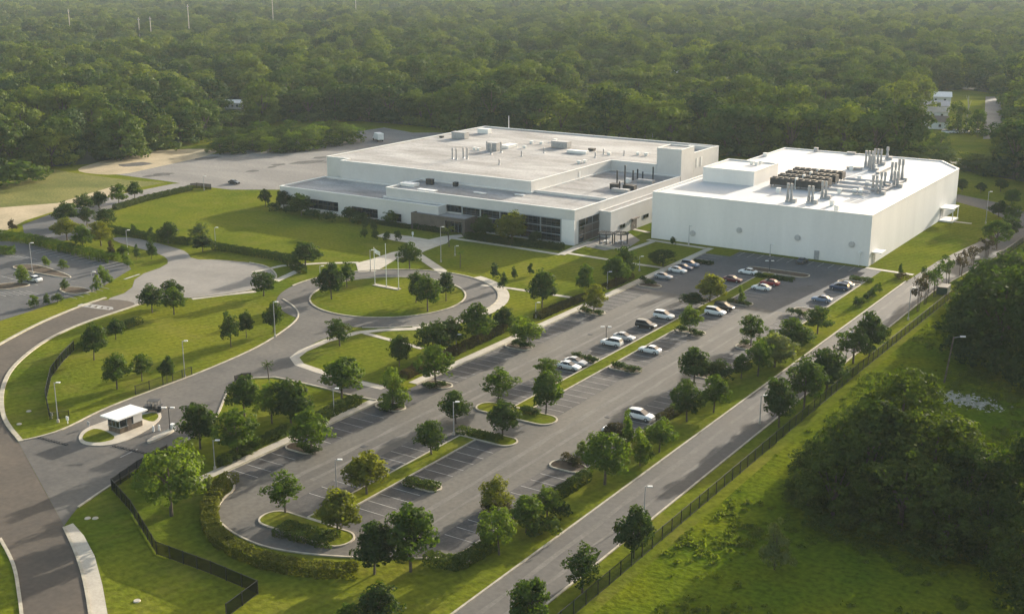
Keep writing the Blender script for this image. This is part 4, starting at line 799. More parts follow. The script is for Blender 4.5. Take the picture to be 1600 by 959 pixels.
TREES = [
 # upper left verge, loop road and side lot
 (19, 361, 343, 13, 'cone', PU, 'small dark purple tree alone by the loop road'),
 (211, 313, 284, 22, K, D, 'rightmost of the round trees in the row beside the grey hedge road'),
 (186, 323, 288, 27, K, O, 'second tree from the right in the row beside the grey hedge road'),
 (155, 326, 301, 26, K, D, 'third tree from the right in the row beside the grey hedge road'),
 (131, 334, 303, 27, K, D, 'tree at the top left end of the row beside the grey hedge road'),
 (105, 352, 318, 33, K, D, 'broad dark tree just right of the loop road asphalt'), (136, 352, 325, 24, 'ball', D, 'round dark tree in the middle of the cluster by the loop road'),
 (166, 359, 327, 25, 'ball', D, 'round dark tree nearest the sunny lawn in the loop road cluster'), (105, 376, 341, 38, K, YL, 'yellow green tree below the broad dark tree by the loop road'),
 (130, 392, 352, 30, K, O, 'green tree behind the striped bays of the side lot'), (158, 385, 346, 36, K, YL, 'yellow green wide tree right of centre in the loop road cluster'),
 (263, 381, 349, 28, K, D, 'dark tree rising from the clipped hedge at the lawn edge'), (313, 380, 348, 32, K, PL, 'pale upper tree of the leafy pair at the lawn edge'), (317, 394, 368, 29, K, D, 'dark lower tree of the leafy pair at the lawn edge'),
 (208, 362, 351, 10, 'cone', O, 'tiny tree at the left end of the clipped dark hedge'), (236, 367, 354, 9, 'cone', O, 'tiny tree in the middle of the clipped dark hedge'),
 (237, 405, 372, 15, 'cone', D, 'small dark tree on the grass tongue by the pale apron'), (174, 404, 378, 12, 'cone', PU, 'narrow purple tree at the right end of the side lot shrubs'), (213, 406, 384, 11, 'cone', D, 'narrow dark tree left of the grass tongue by the apron'),
 (193, 402, 384, 17, K, O, 'low tree between two narrow dark trees above the side lot'), (199, 418, 393, 14, 'cone', LT, 'bright young conical tree at the side lot entrance corner'),
 (163, 447, 415, 21, 'cone', LT, 'bright young tree on the verge below the side lot'), (151, 454, 430, 14, 'cone', LT, 'smaller bright tree left of the verge tree below the side lot'),
 (34, 444, 417, 22, 'cone', LT, 'bright conical shrub tree in the side lot island by the white car'), (72, 417, 402, 13, 'cone', LT, 'left small light tree on the curved side lot island'), (99, 421, 406, 15, 'cone', LT, 'right small light tree on the curved side lot island'),
 (54, 480, 461, 16, 'cone', LT, 'leftmost bright young tree along the bottom of the side lot'), (74, 477, 460, 11, 'cone', O, 'middle small tree along the bottom of the side lot'), (90, 473, 457, 16, 'cone', O, 'right small tree along the bottom of the side lot'), (101, 453, 437, 14, 'cone', O, 'small tree on the dark bed inside the side lot'),
 # front of main building
 (415, 323, 296, 16, 'ball', D, 'small round tree left of the low office wing end'), (444, 328, 298, 25, K, D, 'left tree standing before the low office wing windows'), (471, 338, 303, 35, K, D, 'widest tree before the left window band of the low wing'),
 (547, 346, 324, 23, K, D, 'tree between the two window bands of the low wing'), (611, 353, 330, 27, K, O, 'green tree in front of the small right window of the low wing'),
 (800, 382, 333, 48, K, YL, 'tall yellow green tree before the glass front'), (757, 377, 338, 36, K, D, 'dark tree between brown portal and yellow green tree'), (838, 384, 362, 20, 'ball', D, 'dark bushy tree low against the glass front right part'),
 (477, 419, 377, 45, K, D, 'broad dark tree at the hedge corner by the roundabout'), (640, 421, 379, 37, K, D, 'dark tree at the plaza fork behind the flagpoles'),
 (719, 419, 393, 15, 'palm', L_oak, 'small palm on the lawn right of the plaza walk'), (702, 386, 358, 22, 'palm', L_pale, 'grey green palm in front of the brown portal door'),
 (775, 438, 411, 16, 'cone', D, 'small tree on the lit lawn, left of two beside the footpath'), (786, 453, 428, 14, 'cone', D, 'small tree on the lit lawn, nearer the footpath'),
 (828, 431, 412, 11, 'cone', D, 'small sapling on the dark lawn before the patio'), (803, 436, 417, 10, 'cone', D, 'tiny sapling left of the dark lawn sapling'),
 # roundabout
 (518, 468, 413, 38, K, D, 'taller tree in the pair at the left of the roundabout lawn'), (542, 449, 411, 28, K, D, 'rear tree in the pair at the left of the roundabout lawn'),
 (650, 473, 427, 29, K, D, 'dark tree on the roundabout right of the flagpoles'), (668, 487, 432, 41, K, O, 'front tree on the right half of the roundabout lawn'), (697, 471, 425, 29, K, D, 'rightmost tree on the roundabout lawn'),
 (412, 463, 425, 39, K, D, 'dark tree on the lawn between apron and roundabout'), (427, 520, 474, 27, K, D, 'tree beside the lawn lamp post left of the roundabout'), (531, 541, 498, 41, K, D, 'wide tree at the tip of the lawn below the roundabout'),
 # left lawn
 (147, 563, 509, 35, K, D, 'tree on the lawn just right of the curved black fence'), (181, 531, 498, 25, K, D, 'smaller tree behind the fence side lawn tree'), (183, 608, 554, 44, K, O, 'big tree on the left lawn above the guardhouse'), (222, 596, 553, 31, K, O, 'tree right of the big lawn tree above the guardhouse'),
 (261, 597, 558, 20, K, D, 'small slim tree by the faint fence on the left lawn'), (361, 543, 488, 29, K, D, 'taller tree of the pair on the lawn near the drive bend'), (385, 528, 487, 21, K, D, 'smaller tree of the pair on the lawn near the drive bend'),
 (238, 489, 445, 35, K, D, 'left dark tree by the apron kerb'), (272, 492, 451, 36, K, O, 'front green tree by the apron kerb'), (268, 476, 438, 36, K, D, 'rear tree by the apron kerb with its trunk hidden'),
 # middle hedge belt
 (624, 573, 525, 33, K, D, 'dark tree on the lawn wedge left of the hedge belt'), (676, 558, 500, 50, K, D, 'large dark tree at the left of the hedge belt'), (702, 548, 500, 45, K, D, 'dark tree behind the large one in the hedge belt'),
 (747, 536, 478, 52, K, O, 'tall green tree in the middle of the hedge belt'), (787, 517, 480, 31, K, D, 'dark tree at the right end of the hedge belt middle'), (681, 604, 540, 55, K, O, 'big tree on the mulched kerb island below the hedge belt'),
 (534, 622, 560, 62, K, O, 'wide feathery tree beside the branch road'), (614, 637, 575, 43, 'cone', LT, 'light green tree on the round kerb island at the branch road'), (421, 600, 568, 19, 'palm', L_dk, 'small dark palm at the drive edge above the tree cluster'),
 (778, 630, 575, 53, K, O, 'shapely tree on the cross aisle island, leftmost'), (847, 481, 425, 39, K, D, 'round dark lawn tree above the brown hedge'), (820, 542, 496, 45, K, LT, 'bright tree on an island beside the long footpath'),
 (916, 464, 415, 30, K, O, 'tree on the lawn side of the upper brown hedge'), (928, 490, 445, 35, K, YL, 'yellow green tree on the island beside the upper footpath'), (962, 447, 402, 36, K, O, 'left tree in the pair beside the patio lawn'), (978, 434, 385, 37, K, D, 'right tree in the pair beside the patio lawn'), (1036, 416, 392, 36, 'ball', D, 'low dark bush tree on the lawn before the white hall'),
 # main lot
 (1109, 472, 430, 43, K, YL, 'yellow green tree in the middle of the upper parking lot'), (1080, 482, 458, 36, K, D, 'dull dark small tree left of the yellow green lot tree'), (1078, 520, 480, 33, K, LT, 'light tree on a median island left of the black SUV'),
 (1158, 475, 448, 12, 'cone', LT, 'thin bright sapling on the upper island right of the median'), (1173, 541, 493, 39, K, O, 'tree on a small island of the right bay, upper'), (1084, 600, 545, 47, K, D, 'dark tree on a right bay island, lower'),
 (855, 592, 560, 41, K, O, 'rear tree of two at the cross aisle median'), (853, 648, 583, 47, K, O, 'front tree of two at the cross aisle median'), (785, 684, 625, 50, K, D, 'dark tree on the lower cross aisle island right of the tall lamp'), (712, 662, 613, 47, K, O, 'tree behind the tall lamp post on the median'),
 (674, 711, 657, 49, K, D, 'tree on the median left of the tall lamp'), (573, 773, 708, 62, K, YL, 'yellow green tree on the lower median'), (446, 802, 738, 55, K, O, 'tree at the left tip of the bottom kerb island'), (527, 837, 768, 62, K, YL, 'tree at the right end of the bottom kerb island'),
 (487, 708, 643, 58, K, O, 'tree on the left bay island near the clipped shrubs'),
 # cluster left of the lot
 (313, 702, 629, 56, K, D, 'leftmost dark tree of the cluster by the guardhouse exit'), (372, 714, 640, 64, K, O, 'front tree of the cluster by the guardhouse exit'), (382, 652, 590, 52, K, O, 'rear left tree of the cluster below the drive'), (425, 662, 596, 50, K, LT, 'light tree in the middle of the cluster below the drive'), (455, 665, 596, 60, K, D, 'rear right tree of the cluster below the drive'),
 (268, 806, 700, 86, 'ball', LT, 'biggest round bushy tree at the bend of the zigzag fence'), (285, 752, 690, 58, K, LT, 'light tree behind the big round bushy tree'), (327, 776, 742, 22, 'cone', PL, 'small pale shrub tree beside the golden hedge'),
 # right verge and service road
 (1239, 550, 499, 58, K, O, 'left tree of the wide pair at the right lot edge'), (1277, 522, 480, 45, K, O, 'right tree of the wide pair at the right lot edge'), (1210, 574, 524, 62, K, PL, 'pale airy tree on the verge beside the service road'), (1184, 588, 528, 43, K, O, 'green tree left of the pale airy verge tree'), (1158, 592, 555, 27, K, O, 'small tree behind the green verge tree'),
 (1126, 602, 564, 41, K, D, 'dark tree next to the right bay island tree'), (1115, 645, 588, 44, K, O, 'tree with clear trunk at the service road kerb'), (1073, 659, 597, 50, K, D, 'dark tree at the hedge end below the kerb tree'),
 (1358, 557, 489, 41, K, D, 'uppermost vase tree between service road and fence'), (1333, 568, 512, 57, K, O, 'second vase tree from the top along the fence'), (1292, 609, 548, 57, K, D, 'third vase tree from the top along the fence'), (1256, 639, 562, 56, K, O, 'fourth vase tree from the top along the fence'), (1217, 668, 590, 52, K, D, 'lowest of the five vase trees along the fence'),
 (1434, 487, 428, 22, 'multi', PU, 'nearest thin purple leaved tree by the fence'), (1445, 476, 418, 22, 'multi', D, 'second thin tree by the fence, dark green'), (1460, 464, 410, 26, 'multi', O, 'third thin tree by the fence above the container'), (1481, 448, 398, 24, 'multi', D, 'dark thin tree by the fence above the container'),
 (1501, 432, 393, 24, 'multi', PU, 'purple thin tree beside the road bend'), (1519, 420, 385, 22, 'multi', PU, 'upper purple thin tree beside the road bend'), (1541, 404, 370, 26, 'multi', PU, 'last purple thin tree before the round green tree'),
 (1557, 390, 345, 36, 'ball', O, 'round green tree at the top of the fence line'), (1578, 372, 338, 30, K, D, 'dark tree past the round green fence line tree'), (1560, 340, 315, 24, K, D, 'dark tree on the grass above the road bend'), (1582, 352, 318, 26, K, O, 'tree at the right frame edge above the road bend'),
 (1503, 300, 280, 15, 'ball', D, 'left shrubby tree on the grass behind the white hall'), (1532, 302, 286, 14, 'ball', D, 'middle shrubby tree on the grass behind the white hall'), (1563, 300, 280, 18, 'ball', D, 'right shrubby tree on the grass behind the white hall'), (1580, 322, 296, 24, K, O, 'leafy tree right of the shrubby grass trees'),
 (1365, 466, 449, 8, 'cone', O, 'thin sapling on the verge, middle of three'), (1374, 459, 442, 8, 'cone', O, 'thin sapling on the verge, upper of three'), (1337, 480, 464, 13, 'cone', O, 'bushy sapling on the verge, lower of three'), (1406, 431, 413, 8, 'cone', D, 'tiny dark conifer at the path end by the hall'),
 (945, 757, 680, 67, 'ball', O, 'large dense ball shaped tree by the lot edge'), (1000, 728, 672, 36, 'cone', LT, 'light upright tree right of the ball shaped tree'), (1030, 707, 655, 43, K, LT, 'light tree next to the lone white SUV'), (977, 702, 645, 20, 'cone', LT, 'narrow light tree left of the lone white SUV'), (908, 718, 690, 19, 'cone', LT, 'small bright tree on the island left of the ball tree'), (962, 692, 662, 48, K, PU, 'brownish tree behind the ball shaped tree'),
 (777, 797, 748, 53, K, YL, 'flat topped tree on an island at the bottom right bays'), (822, 832, 775, 51, K, LT, 'light bushy tree at the right edge of bottom bays'), (855, 812, 760, 47, K, LT, 'light tree behind the bushy one at the bottom bays'), (780, 867, 792, 49, 'ball', LT, 'bright oval tree in front of the bottom bays'),
 (585, 897, 822, 64, K, D, 'dark left tree of the big clump at bottom centre'), (642, 893, 795, 84, K, O, 'tall right tree of the big clump at bottom centre'), (592, 982, 915, 64, K, D, 'tree cut by the bottom frame edge below the clump'), (545, 990, 945, 40, K, O, 'low tree at the bottom edge left of the cut tree'),
 (990, 872, 795, 52, K, D, 'dark tree before the fence beside the road lamp'), (910, 926, 853, 60, K, D, 'dark tree before the fence, lower middle'), (824, 990, 903, 62, K, O, 'dark tree before the fence cut by the bottom edge'),
 (1496, 208, 158, 30, 'thick', L_for, 'dark tree between the far houses and the far road'), (1527, 214, 172, 26, 'thick', L_oak, 'green tree left of the far road'), (1582, 232, 178, 46, 'thick', L_for, 'tree right of the far road at the frame edge'), (1470, 228, 206, 24, 'thick', L_oak, 'small bush tree below the far houses'),
 # oaks beyond the fence
 (1210, 890, 816, 44, 'cone', PL, 'small lone tree on the rough meadow'),
 (1300, 815, 700, 100, 'wild', L_oakb, 'low left oak in the great dark clump on the meadow'), (1350, 790, 625, 135, 'wild', L_oakb, 'oak with sunlit top at the left of the great clump'), (1400, 750, 575, 125, 'wild', L_oakb, 'tallest oak at the top of the great clump'),
 (1450, 800, 640, 135, 'wild', L_oakb, 'broad oak in the centre right of the great clump'), (1505, 825, 690, 110, 'wild', L_oakb, 'right oak of the great clump'), (1405, 830, 700, 135, 'wild', L_oakb, 'front oak of the great clump over deep shade'),
 (1600, 935, 790, 110, 'wild', L_oakb, 'oak at the lower right frame corner'), (1625, 850, 660, 130, 'wild', L_oakb, 'oak at the right frame edge beside the great clump'), (1335, 700, 640, 70, 'wild', L_oakb, 'small oak bush at the upper left of the great clump'), (1435, 690, 625, 60, 'wild', L_oakb, 'small oak right of the tallest oak'),
 (1278, 752, 695, 75, 'wild', L_oakb, 'low bush oak at the far left foot of the great clump'), (1262, 790, 740, 60, 'wild', L_oakb, 'small thicket at the lower left foot of the great clump'), (1475, 868, 770, 95, 'wild', L_oakb, 'low oak at the lower right foot of the great clump'), (1540, 870, 755, 90, 'wild', L_oakb, 'oak filling the gap between clump and corner oak'),
 (1556, 572, 415, 145, 'wild', L_dk, 'tall oak beside the leaning wooden pole'), (1618, 600, 405, 150, 'wild', L_dk, 'massive oak at the right frame edge above the rubble'), (1520, 548, 452, 80, 'wild', L_dk, 'smaller oak left of the tall one by the pole'), (1596, 505, 395, 130, 'wild', L_dk, 'oak behind the massive one at the right edge'), (1545, 500, 420, 90, 'wild', L_dk, 'oak behind the tall one by the pole'), (1540, 470, 425, 60, 'wild', L_dk, 'far small oak at the back of the right meadow group'),
]
for a in TREES: tree(*a)
# bushes, hedges
SH = {}
def shrub(px, py, w, h, label, group=None, leaf=None, name='shrub'):
    leaf = leaf or L_hedge; key = leaf.name
    if key not in SH: SH[key] = [crown([(0, 0, .42, .5, .5, .5)] + [(.32 * math.cos(a), .32 * math.sin(a), .5, .26, .26, .3) for a in (0, 1.3, 2.5, 3.8, 5)], 520, .16, 'shrub', leaf, .5, -.5) for _ in range(3)]
    x, y = G(px, py); o = link(name, random.choice(SH[key])); o.location = (x, y, 0); o.rotation_euler = (0, 0, random.uniform(0, 6)); o.scale = (w, w, h); tag(o, label, 'shrub', group); return o
def hedge(pts, w, h, label, leaf=None, dens=85, world=False, group=None):
    P = pts if world else GP(pts); leaf = leaf or L_hedge; V, Nn = [], []
    for a, b in zip(P[:-1], P[1:]):
        L_ = math.hypot(b[0] - a[0], b[1] - a[1]); n = int(L_ * (w + 2 * h) * dens); dx, dy = (b[0] - a[0]) / L_, (b[1] - a[1]) / L_
        for _ in range(n):
            t = random.uniform(-.3, L_ + .3); k = random.random() * (w + 2 * h); bump = 1 + .10 * math.sin(t * 2.1) + .08 * math.sin(t * 5.3 + 1)
            if k < w: o, z, nn = k - w / 2, h * bump, (0, 0, 1)
            elif k < w + h: o, z, nn = -w / 2 * bump, k - w, (dy, -dx, .2)
            else: o, z, nn = w / 2 * bump, k - w - h, (-dy, dx, .2)
            if nn[2] < 1: nn = (nn[0] * (-1 if o > 0 else 1) * -1, nn[1] * (-1 if o > 0 else 1) * -1, nn[2])
            V.append((a[0] + dx * t - dy * o + random.gauss(0, .06), a[1] + dy * t + dx * o + random.gauss(0, .06), max(.05, z + random.gauss(0, .07)))); Nn.append((nn[0] + random.gauss(0, .45), nn[1] + random.gauss(0, .45), nn[2] + random.gauss(0, .45)))
    p0 = P[0]; V = np.array(V) - np.array([p0[0], p0[1], 0]); o = link('hedge', quads(V, unit(np.array(Nn)), .26, 'hedge', leaf)); o.location = (p0[0], p0[1], 0)
    core = o; tag(o, label, 'hedge', group); return o
hedge([(362, 752), (348, 762), (336, 778), (327, 800), (329, 826), (345, 850), (375, 868), (410, 882), (455, 892), (500, 898), (556, 898)], 2.0, 1.25, 'golden clipped hedge curving round the lower left of the parking lot', L_ghedge)
hedge([(668, 880), (716, 888), (768, 858)], 1.6, 1.3, 'dark clipped hedge at the bottom end of the parking lot', L_hedge)
hedge([(872, 778), (918, 748)], 1.5, 1.2, 'short dark hedge between ball tree and bottom bays', L_hedge); hedge([(1032, 660), (1076, 635)], 1.5, 1.1, 'brownish hedge behind the lone white SUV', L_rhedge)
hedge([(500, 660), (525, 645), (560, 631)], 1.6, 1.5, 'clipped hedge beside the footpath near the branch road', L_hedge); hedge([(345, 727), (380, 709), (452, 673)], 1.3, 1.1, 'low dark hedge along the footpath below the tree cluster', L_hedge)
hedge([(632, 592), (655, 580), (690, 562), (720, 549)], 1.8, 1.2, 'brown hedge left half along the long footpath', L_rhedge); hedge([(728, 545), (760, 530), (800, 511)], 1.8, 1.2, 'brown hedge middle part along the long footpath', L_rhedge); hedge([(840, 499), (880, 481), (916, 467)], 1.7, 1.1, 'brown hedge right of the round lawn tree', L_rhedge); hedge([(945, 453), (985, 435)], 1.7, 1.1, 'short brown hedge by the upper footpath', L_rhedge)
hedge([(440, 830), (470, 838), (505, 846), (522, 848)], 3.2, .9, 'wide low hedge on the bottom kerb island', L_hedge); hedge([(636, 757), (682, 766)], 1.5, .9, 'low hedge on the finger island in the lower bays', L_hedge); hedge([(718, 676), (745, 683), (780, 690)], 1.4, .9, 'low hedge on the lower cross aisle island', L_hedge)
hedge([(172, 363), (210, 370), (250, 378), (300, 383)], 1.6, 1.6, 'clipped dark hedge along the left lawn edge', L_dk); hedge([(335, 390), (385, 398), (440, 407)], 1.6, 1.6, 'clipped dark hedge toward the roundabout corner', L_dk); hedge([(443, 407), (462, 421), (474, 428)], 1.8, 1.6, 'short dark hedge turning down at the roundabout', L_dk)
hedge([(180, 329), (230, 314), (298, 298)], 1.4, 1.5, 'straight dark hedge along the grey road left of the lawn', L_hedge)
hedge([(-40, 372), (0, 373), (50, 380), (100, 392), (150, 404), (178, 410)], 3.2, 1.8, 'loose hedge bank above the side parking lot', L_oak, 55)
hedge([(0, 398), (22, 397)], 2, 1.8, 'short hedge at the left edge of the side lot', L_oak)
hedge([(1182, 433), (1212, 437), (1238, 440)], 1.5, .7, 'low dark planting on the island facing the white hall', L_dk); hedge([(1330, 437), (1362, 441)], 1.4, .7, 'low planting on the corner island by the white hall', L_dk); hedge([(1085, 411), (1112, 414)], 1.3, .7, 'low planting on the island at the top of the footpath', L_dk)
hedge([(1140, 472), (1170, 478)], 1.2, .6, 'low planting under the thin bright sapling', L_dk); hedge([(1352, 467), (1372, 450)], .8, .7, 'narrow dark hedge along the right lot edge by the navy SUV', L_dk)
hedge([(650, 358), (700, 366)], 1.6, 1.4, 'dark shrubs hugging the brown portal wall', L_dk); hedge([(560, 346), (600, 352), (642, 358)], 1.4, 1.0, 'low dark shrubs under the low wing windows', L_dk); hedge([(730, 373), (790, 382), (878, 391)], 1.8, 1.5, 'dark shrub border at the foot of the glass front', L_dk)
hedge([(128, 548), (150, 530), (195, 512), (215, 505)], 2.2, 1.0, 'rough shrub strip along the brown road on the left lawn', L_hedge, 50)
for px, py, w, h, lb in ((430, 330, 3.2, 2.2, 'leftmost'), (455, 334, 3.4, 2.4, 'second'), (487, 341, 3.6, 2.4, 'third'), (514, 347, 3.6, 2.6, 'fourth'), (562, 350, 4.0, 2.8, 'fifth')): shrub(px, py, w, h, lb + ' from the left of the dark rounded bushes before the low wing', None, L_dk)
for px, py in ((571, 358), (569, 374), (584, 362), (586, 376), (604, 378), (622, 377)): shrub(px, py, 1.5, 2.6, 'slim dark shrub dotted on the lawn left of the plaza', 'slim shrubs left of the plaza', L_dk)
for pts, lb, gr, lf in (
    ([(350, 727), (358, 723), (366, 720), (385, 712), (399, 703), (440, 683)], 'clipped box shrub beside the footpath below the tree cluster', 'box shrubs by the lower footpath', L_hedge),
    ([(600, 641), (608, 642), (621, 640)], 'low dark shrub on the round kerb island at the branch road', 'shrubs on the branch road island', L_dk),
    ([(668, 605), (676, 607), (690, 605)], 'low dark shrub under the big tree on the mulched island', 'shrubs on the mulched island', L_dk),
    ([(806, 540), (816, 543), (826, 544)], 'low dark shrub under the bright footpath island tree', 'shrubs on the footpath island', L_dk),
    ([(912, 489), (920, 490), (935, 493)], 'low dark shrub under the yellow green footpath tree', 'shrubs on the upper footpath island', L_dk),
    ([(903, 560), (918, 565), (926, 568)], 'round dark shrub on the island above the silver sedan', 'shrubs by the silver sedan', L_dk),
    ([(962, 575), (970, 577), (982, 580), (992, 582)], 'round dark shrub on the island below the lone white sedan', 'shrubs below the lone white sedan', L_dk),
    ([(1062, 518), (1070, 520), (1084, 523), (1092, 525)], 'round dark shrub under the light median island tree', 'shrubs under the light median tree', L_dk),
    ([(472, 702), (482, 706), (492, 708)], 'dark shrub at the kerb of the left bay island', 'shrubs on the left bay island', L_dk),
    ([(820, 645), (828, 647), (838, 648)], 'dark shrub on the cross aisle island between two trees', 'shrubs on the cross aisle island', L_dk),
    ([(762, 797), (770, 798), (788, 797)], 'brown shrub under the flat topped island tree', 'shrubs under the flat topped tree', L_rhedge),
    ([(885, 718), (895, 724), (902, 728)], 'brown low shrub on the island left of the ball tree', 'shrubs left of the ball tree', L_rhedge),
    ([(1005, 440), (1012, 443), (1019, 446)], 'low shrub on the island below the silver sedan row', 'shrubs below the sedan row', L_dk),
    ([(1236, 491), (1246, 493), (1254, 495)], 'dark shrub on the white kerbed island left of the wide tree pair', 'shrubs by the wide tree pair', L_dk),
    ([(620, 590), (650, 577)], 'small round shrub on the lawn wedge by the hedge belt', 'round shrubs on the lawn wedge', L_dk)):
    for px, py in pts: shrub(px, py, random.uniform(1.3, 1.8), random.uniform(.9, 1.25), lb, gr, lf)
for px, py, w, h, lb, lf in ((850, 838, 3.2, 2.6, 'large clipped ball bush with sunlit top near the service road', L_hedge), (873, 808, 2.4, 2.2, 'dark bush behind the large clipped ball bush', L_dk), (1073, 602, 1.5, 1.1, 'dark shrub at the foot of the lower right bay tree', L_dk), (1164, 540, 1.5, 1.1, 'dark shrub at the foot of the upper right bay tree', L_dk), (1410, 436, 2.6, 1.2, 'brown low bush at the path end by the hall', L_rhedge), (1346, 476, 1.8, 1.5, 'green shrub next to the lower verge sapling', L_hedge), (30, 292, 13, 7, 'great vine covered bush at the foot of the left wood', L_dk), (62, 282, 8, 5, 'ragged bush right of the great vine covered bush', L_hedge), (1051, 384, 1.2, 2.0, 'slim shrub against the white hall wall by the path', L_dk)): shrub(px, py, w, h, lb, None, lf)
# small trees on the grass band in front of the woods
gt = GP([(345, 238), (352, 228), (365, 240), (380, 232), (372, 222), (395, 236), (410, 228), (422, 238), (402, 218), (436, 232), (448, 238), (462, 236), (440, 220), (470, 226), (485, 234), (492, 222), (455, 214), (515, 228), (535, 224), (548, 222), (505, 214), (525, 214)])
for i, (x, y) in enumerate(gt):
    px, py = PX(x, y); tree(px, py, py - random.uniform(20, 34), random.uniform(28, 40), 'thick', [L_oak, L_hedge, L_for, L_lt][i % 4], 'bushy young tree in the thicket between gravel yard and left wood', 'thicket by the gravel yard', 'thicket_tree')
# woods: the nearest trees one by one, the rest as one mass
PRW = [proto('wood', [L_for, L_for2, L_for3, L_for, L_for2, L_for][i], 40 + i) for i in range(6)]
pts = []
Rf = random.Random(5)
def okf(x, y, mg=0):
    if not inside((x, y), FOREST): return False
    for c in CLEAR + [ROADFAR]:
        if inside((x, y), c): return False
    return True
def infrust(x, y, mg):
    r = x * _cy + y * _sy; f = -x * _sy + y * _cy
    return f > 50 and abs(r) < f * .43 + mg
from mathutils import noise
step = 16.5
yy = 150
while yy < 3500:
    xx = -2800
    while xx < 650:
        x, y = xx + Rf.uniform(-5.8, 5.8), yy + Rf.uniform(-5.8, 5.8)
        f = -x * _sy + y * _cy
        if infrust(x, y, 90) and okf(x, y) and f < 3300: pts.append((x, y, f))
        xx += step * (1 if yy < 900 else 1.15)
    yy += step * (1 if yy < 900 else 1.15)
# front edge row: trees standing along the outline
for a, b in zip(FRONT[:-1], FRONT[1:]):
    L_ = math.hypot(b[0] - a[0], b[1] - a[1]); k = int(L_ / 9.5)
    for i in range(k):
        t = (i + Rf.random()) / k; x, y = a[0] + (b[0] - a[0]) * t + Rf.uniform(-2, 4), a[1] + (b[1] - a[1]) * t + Rf.uniform(0, 5)
        if infrust(x, y, 60): pts.append((x, y, -x * _sy + y * _cy - 40))
vis = []
for p in pts:
    q = PX(p[0], p[1], 12); vis.append(-30 < q[0] < 1630)
order = sorted(range(len(pts)), key=lambda i: (not vis[i], pts[i][2]))
single = set(order[:285]); Rk = [Rf.randrange(6) if Rf.random() < .6 else int(abs(noise.noise((p[0] / 80, p[1] / 80, 7))) * 17) % 6 for p in pts]
LOW = [(GP([(1412, 285), (1585, 290), (1585, 185), (1412, 185)]), .25), (GP([(882, 232), (938, 232), (938, 165), (882, 165)]), .35), (GP([(335, 212), (395, 208), (395, 165), (335, 165)]), .5)]
def size(x, y):
    k = max(0, min(1, .5 + .8 * noise.noise((x / 55, y / 55, 1.3)) + Rf.uniform(-.28, .28))); m = 1
    for pl, f_ in LOW:
        if inside((x, y), pl): m = f_
    return (10.5 + 12.5 * k + Rf.uniform(-2, 3)) * m, (15.5 + 7.5 * k + Rf.uniform(-3, 3)) * (.5 + .5 * m)
rest = []
for i, (x, y, f) in enumerate(pts):
    h, w = size(x, y)
    if f < 480 and x < -330: h *= .95
    if i in single:
        u = PX(x, y)[0]
        if u < 345: g_, lb = 'trees of the left wood edge', 'broad dark woodland tree in the front of the left wood'
        elif u < 760: g_, lb = 'trees behind the gravel yard', 'tall woodland tree in the dark front behind yard and main building'
        elif u < 1130: g_, lb = 'trees behind the main building', 'woodland tree in the front row behind the right half of main building'
        else: g_, lb = 'trees behind the white hall', 'woodland tree in the front rows behind the white hall'
        o = thing('forest_tree', lb, 'tree', (x, y), Rf.uniform(0, 6.28), g_, (w / 5, w / 5, h / 6)); c, t = PRW[Rk[i]]; link('trunk', t, o); link('crown', c, o)
    else: rest.append((x, y, h, w, Rk[i]))
me = bpy.data.meshes.new('far_forest'); me.vertices.add(len(rest)); me.vertices.foreach_set('co', np.array([(r[0], r[1], 0) for r in rest], np.float32).reshape(-1))
at = me.attributes.new('tsize', 'FLOAT_VECTOR', 'POINT'); at.data.foreach_set('vector', np.array([(r[3] / 5, r[3] / 5, r[2] / 6) for r in rest], np.float32).reshape(-1))
at = me.attributes.new('tkind', 'INT', 'POINT'); at.data.foreach_set('value', np.array([r[4] for r in rest], np.int32))
at = me.attributes.new('tturn', 'FLOAT_VECTOR', 'POINT'); at.data.foreach_set('vector', np.array([(0, 0, Rf.uniform(0, 6.28)) for r in rest], np.float32).reshape(-1))
ff = link('far_forest', me); ff['kind'] = 'stuff'; ff['label'] = 'hazy woodland canopy stretching to the top of the picture'; ff['category'] = 'forest'
def scatter(obj, protos):
    ng = bpy.data.node_groups.new('scatter', 'GeometryNodeTree'); ng.interface.new_socket('Geometry', in_out='INPUT', socket_type='NodeSocketGeometry'); ng.interface.new_socket('Geometry', in_out='OUTPUT', socket_type='NodeSocketGeometry')
    N, L = ng.nodes, ng.links; gi_, go = N.new('NodeGroupInput'), N.new('NodeGroupOutput'); ip = N.new('GeometryNodeInstanceOnPoints'); jn = N.new('GeometryNodeJoinGeometry')
    for p in reversed(protos):
        oi = N.new('GeometryNodeObjectInfo'); oi.inputs['Object'].default_value = p; oi.transform_space = 'ORIGINAL'; oi.inputs['As Instance'].default_value = True; L.new(oi.outputs['Geometry'], jn.inputs[0])
    def named(nm, ty):
        a = N.new('GeometryNodeInputNamedAttribute'); a.data_type = ty; a.inputs['Name'].default_value = nm; return [o for o in a.outputs if o.enabled and o.name == 'Attribute'][0]
    L.new(gi_.outputs[0], ip.inputs['Points']); L.new(jn.outputs[0], ip.inputs['Instance']); ip.inputs['Pick Instance'].default_value = True
    L.new(named('tkind', 'INT'), ip.inputs['Instance Index']); L.new(named('tsize', 'FLOAT_VECTOR'), ip.inputs['Scale']); L.new(named('tturn', 'FLOAT_VECTOR'), ip.inputs['Rotation'])
    L.new(ip.outputs[0], go.inputs[0]); md = obj.modifiers.new('scatter', 'NODES'); md.node_group = ng
src = {}
for o in bpy.data.objects:
    if o.type == 'MESH' and o.data in [p[0] for p in PRW] and o.data.name not in src: src[o.data.name] = o
scatter(ff, [src[p[0].name] for p in PRW])
print('forest', len(pts), 'rest', len(rest), 'objects', len(bpy.data.objects))
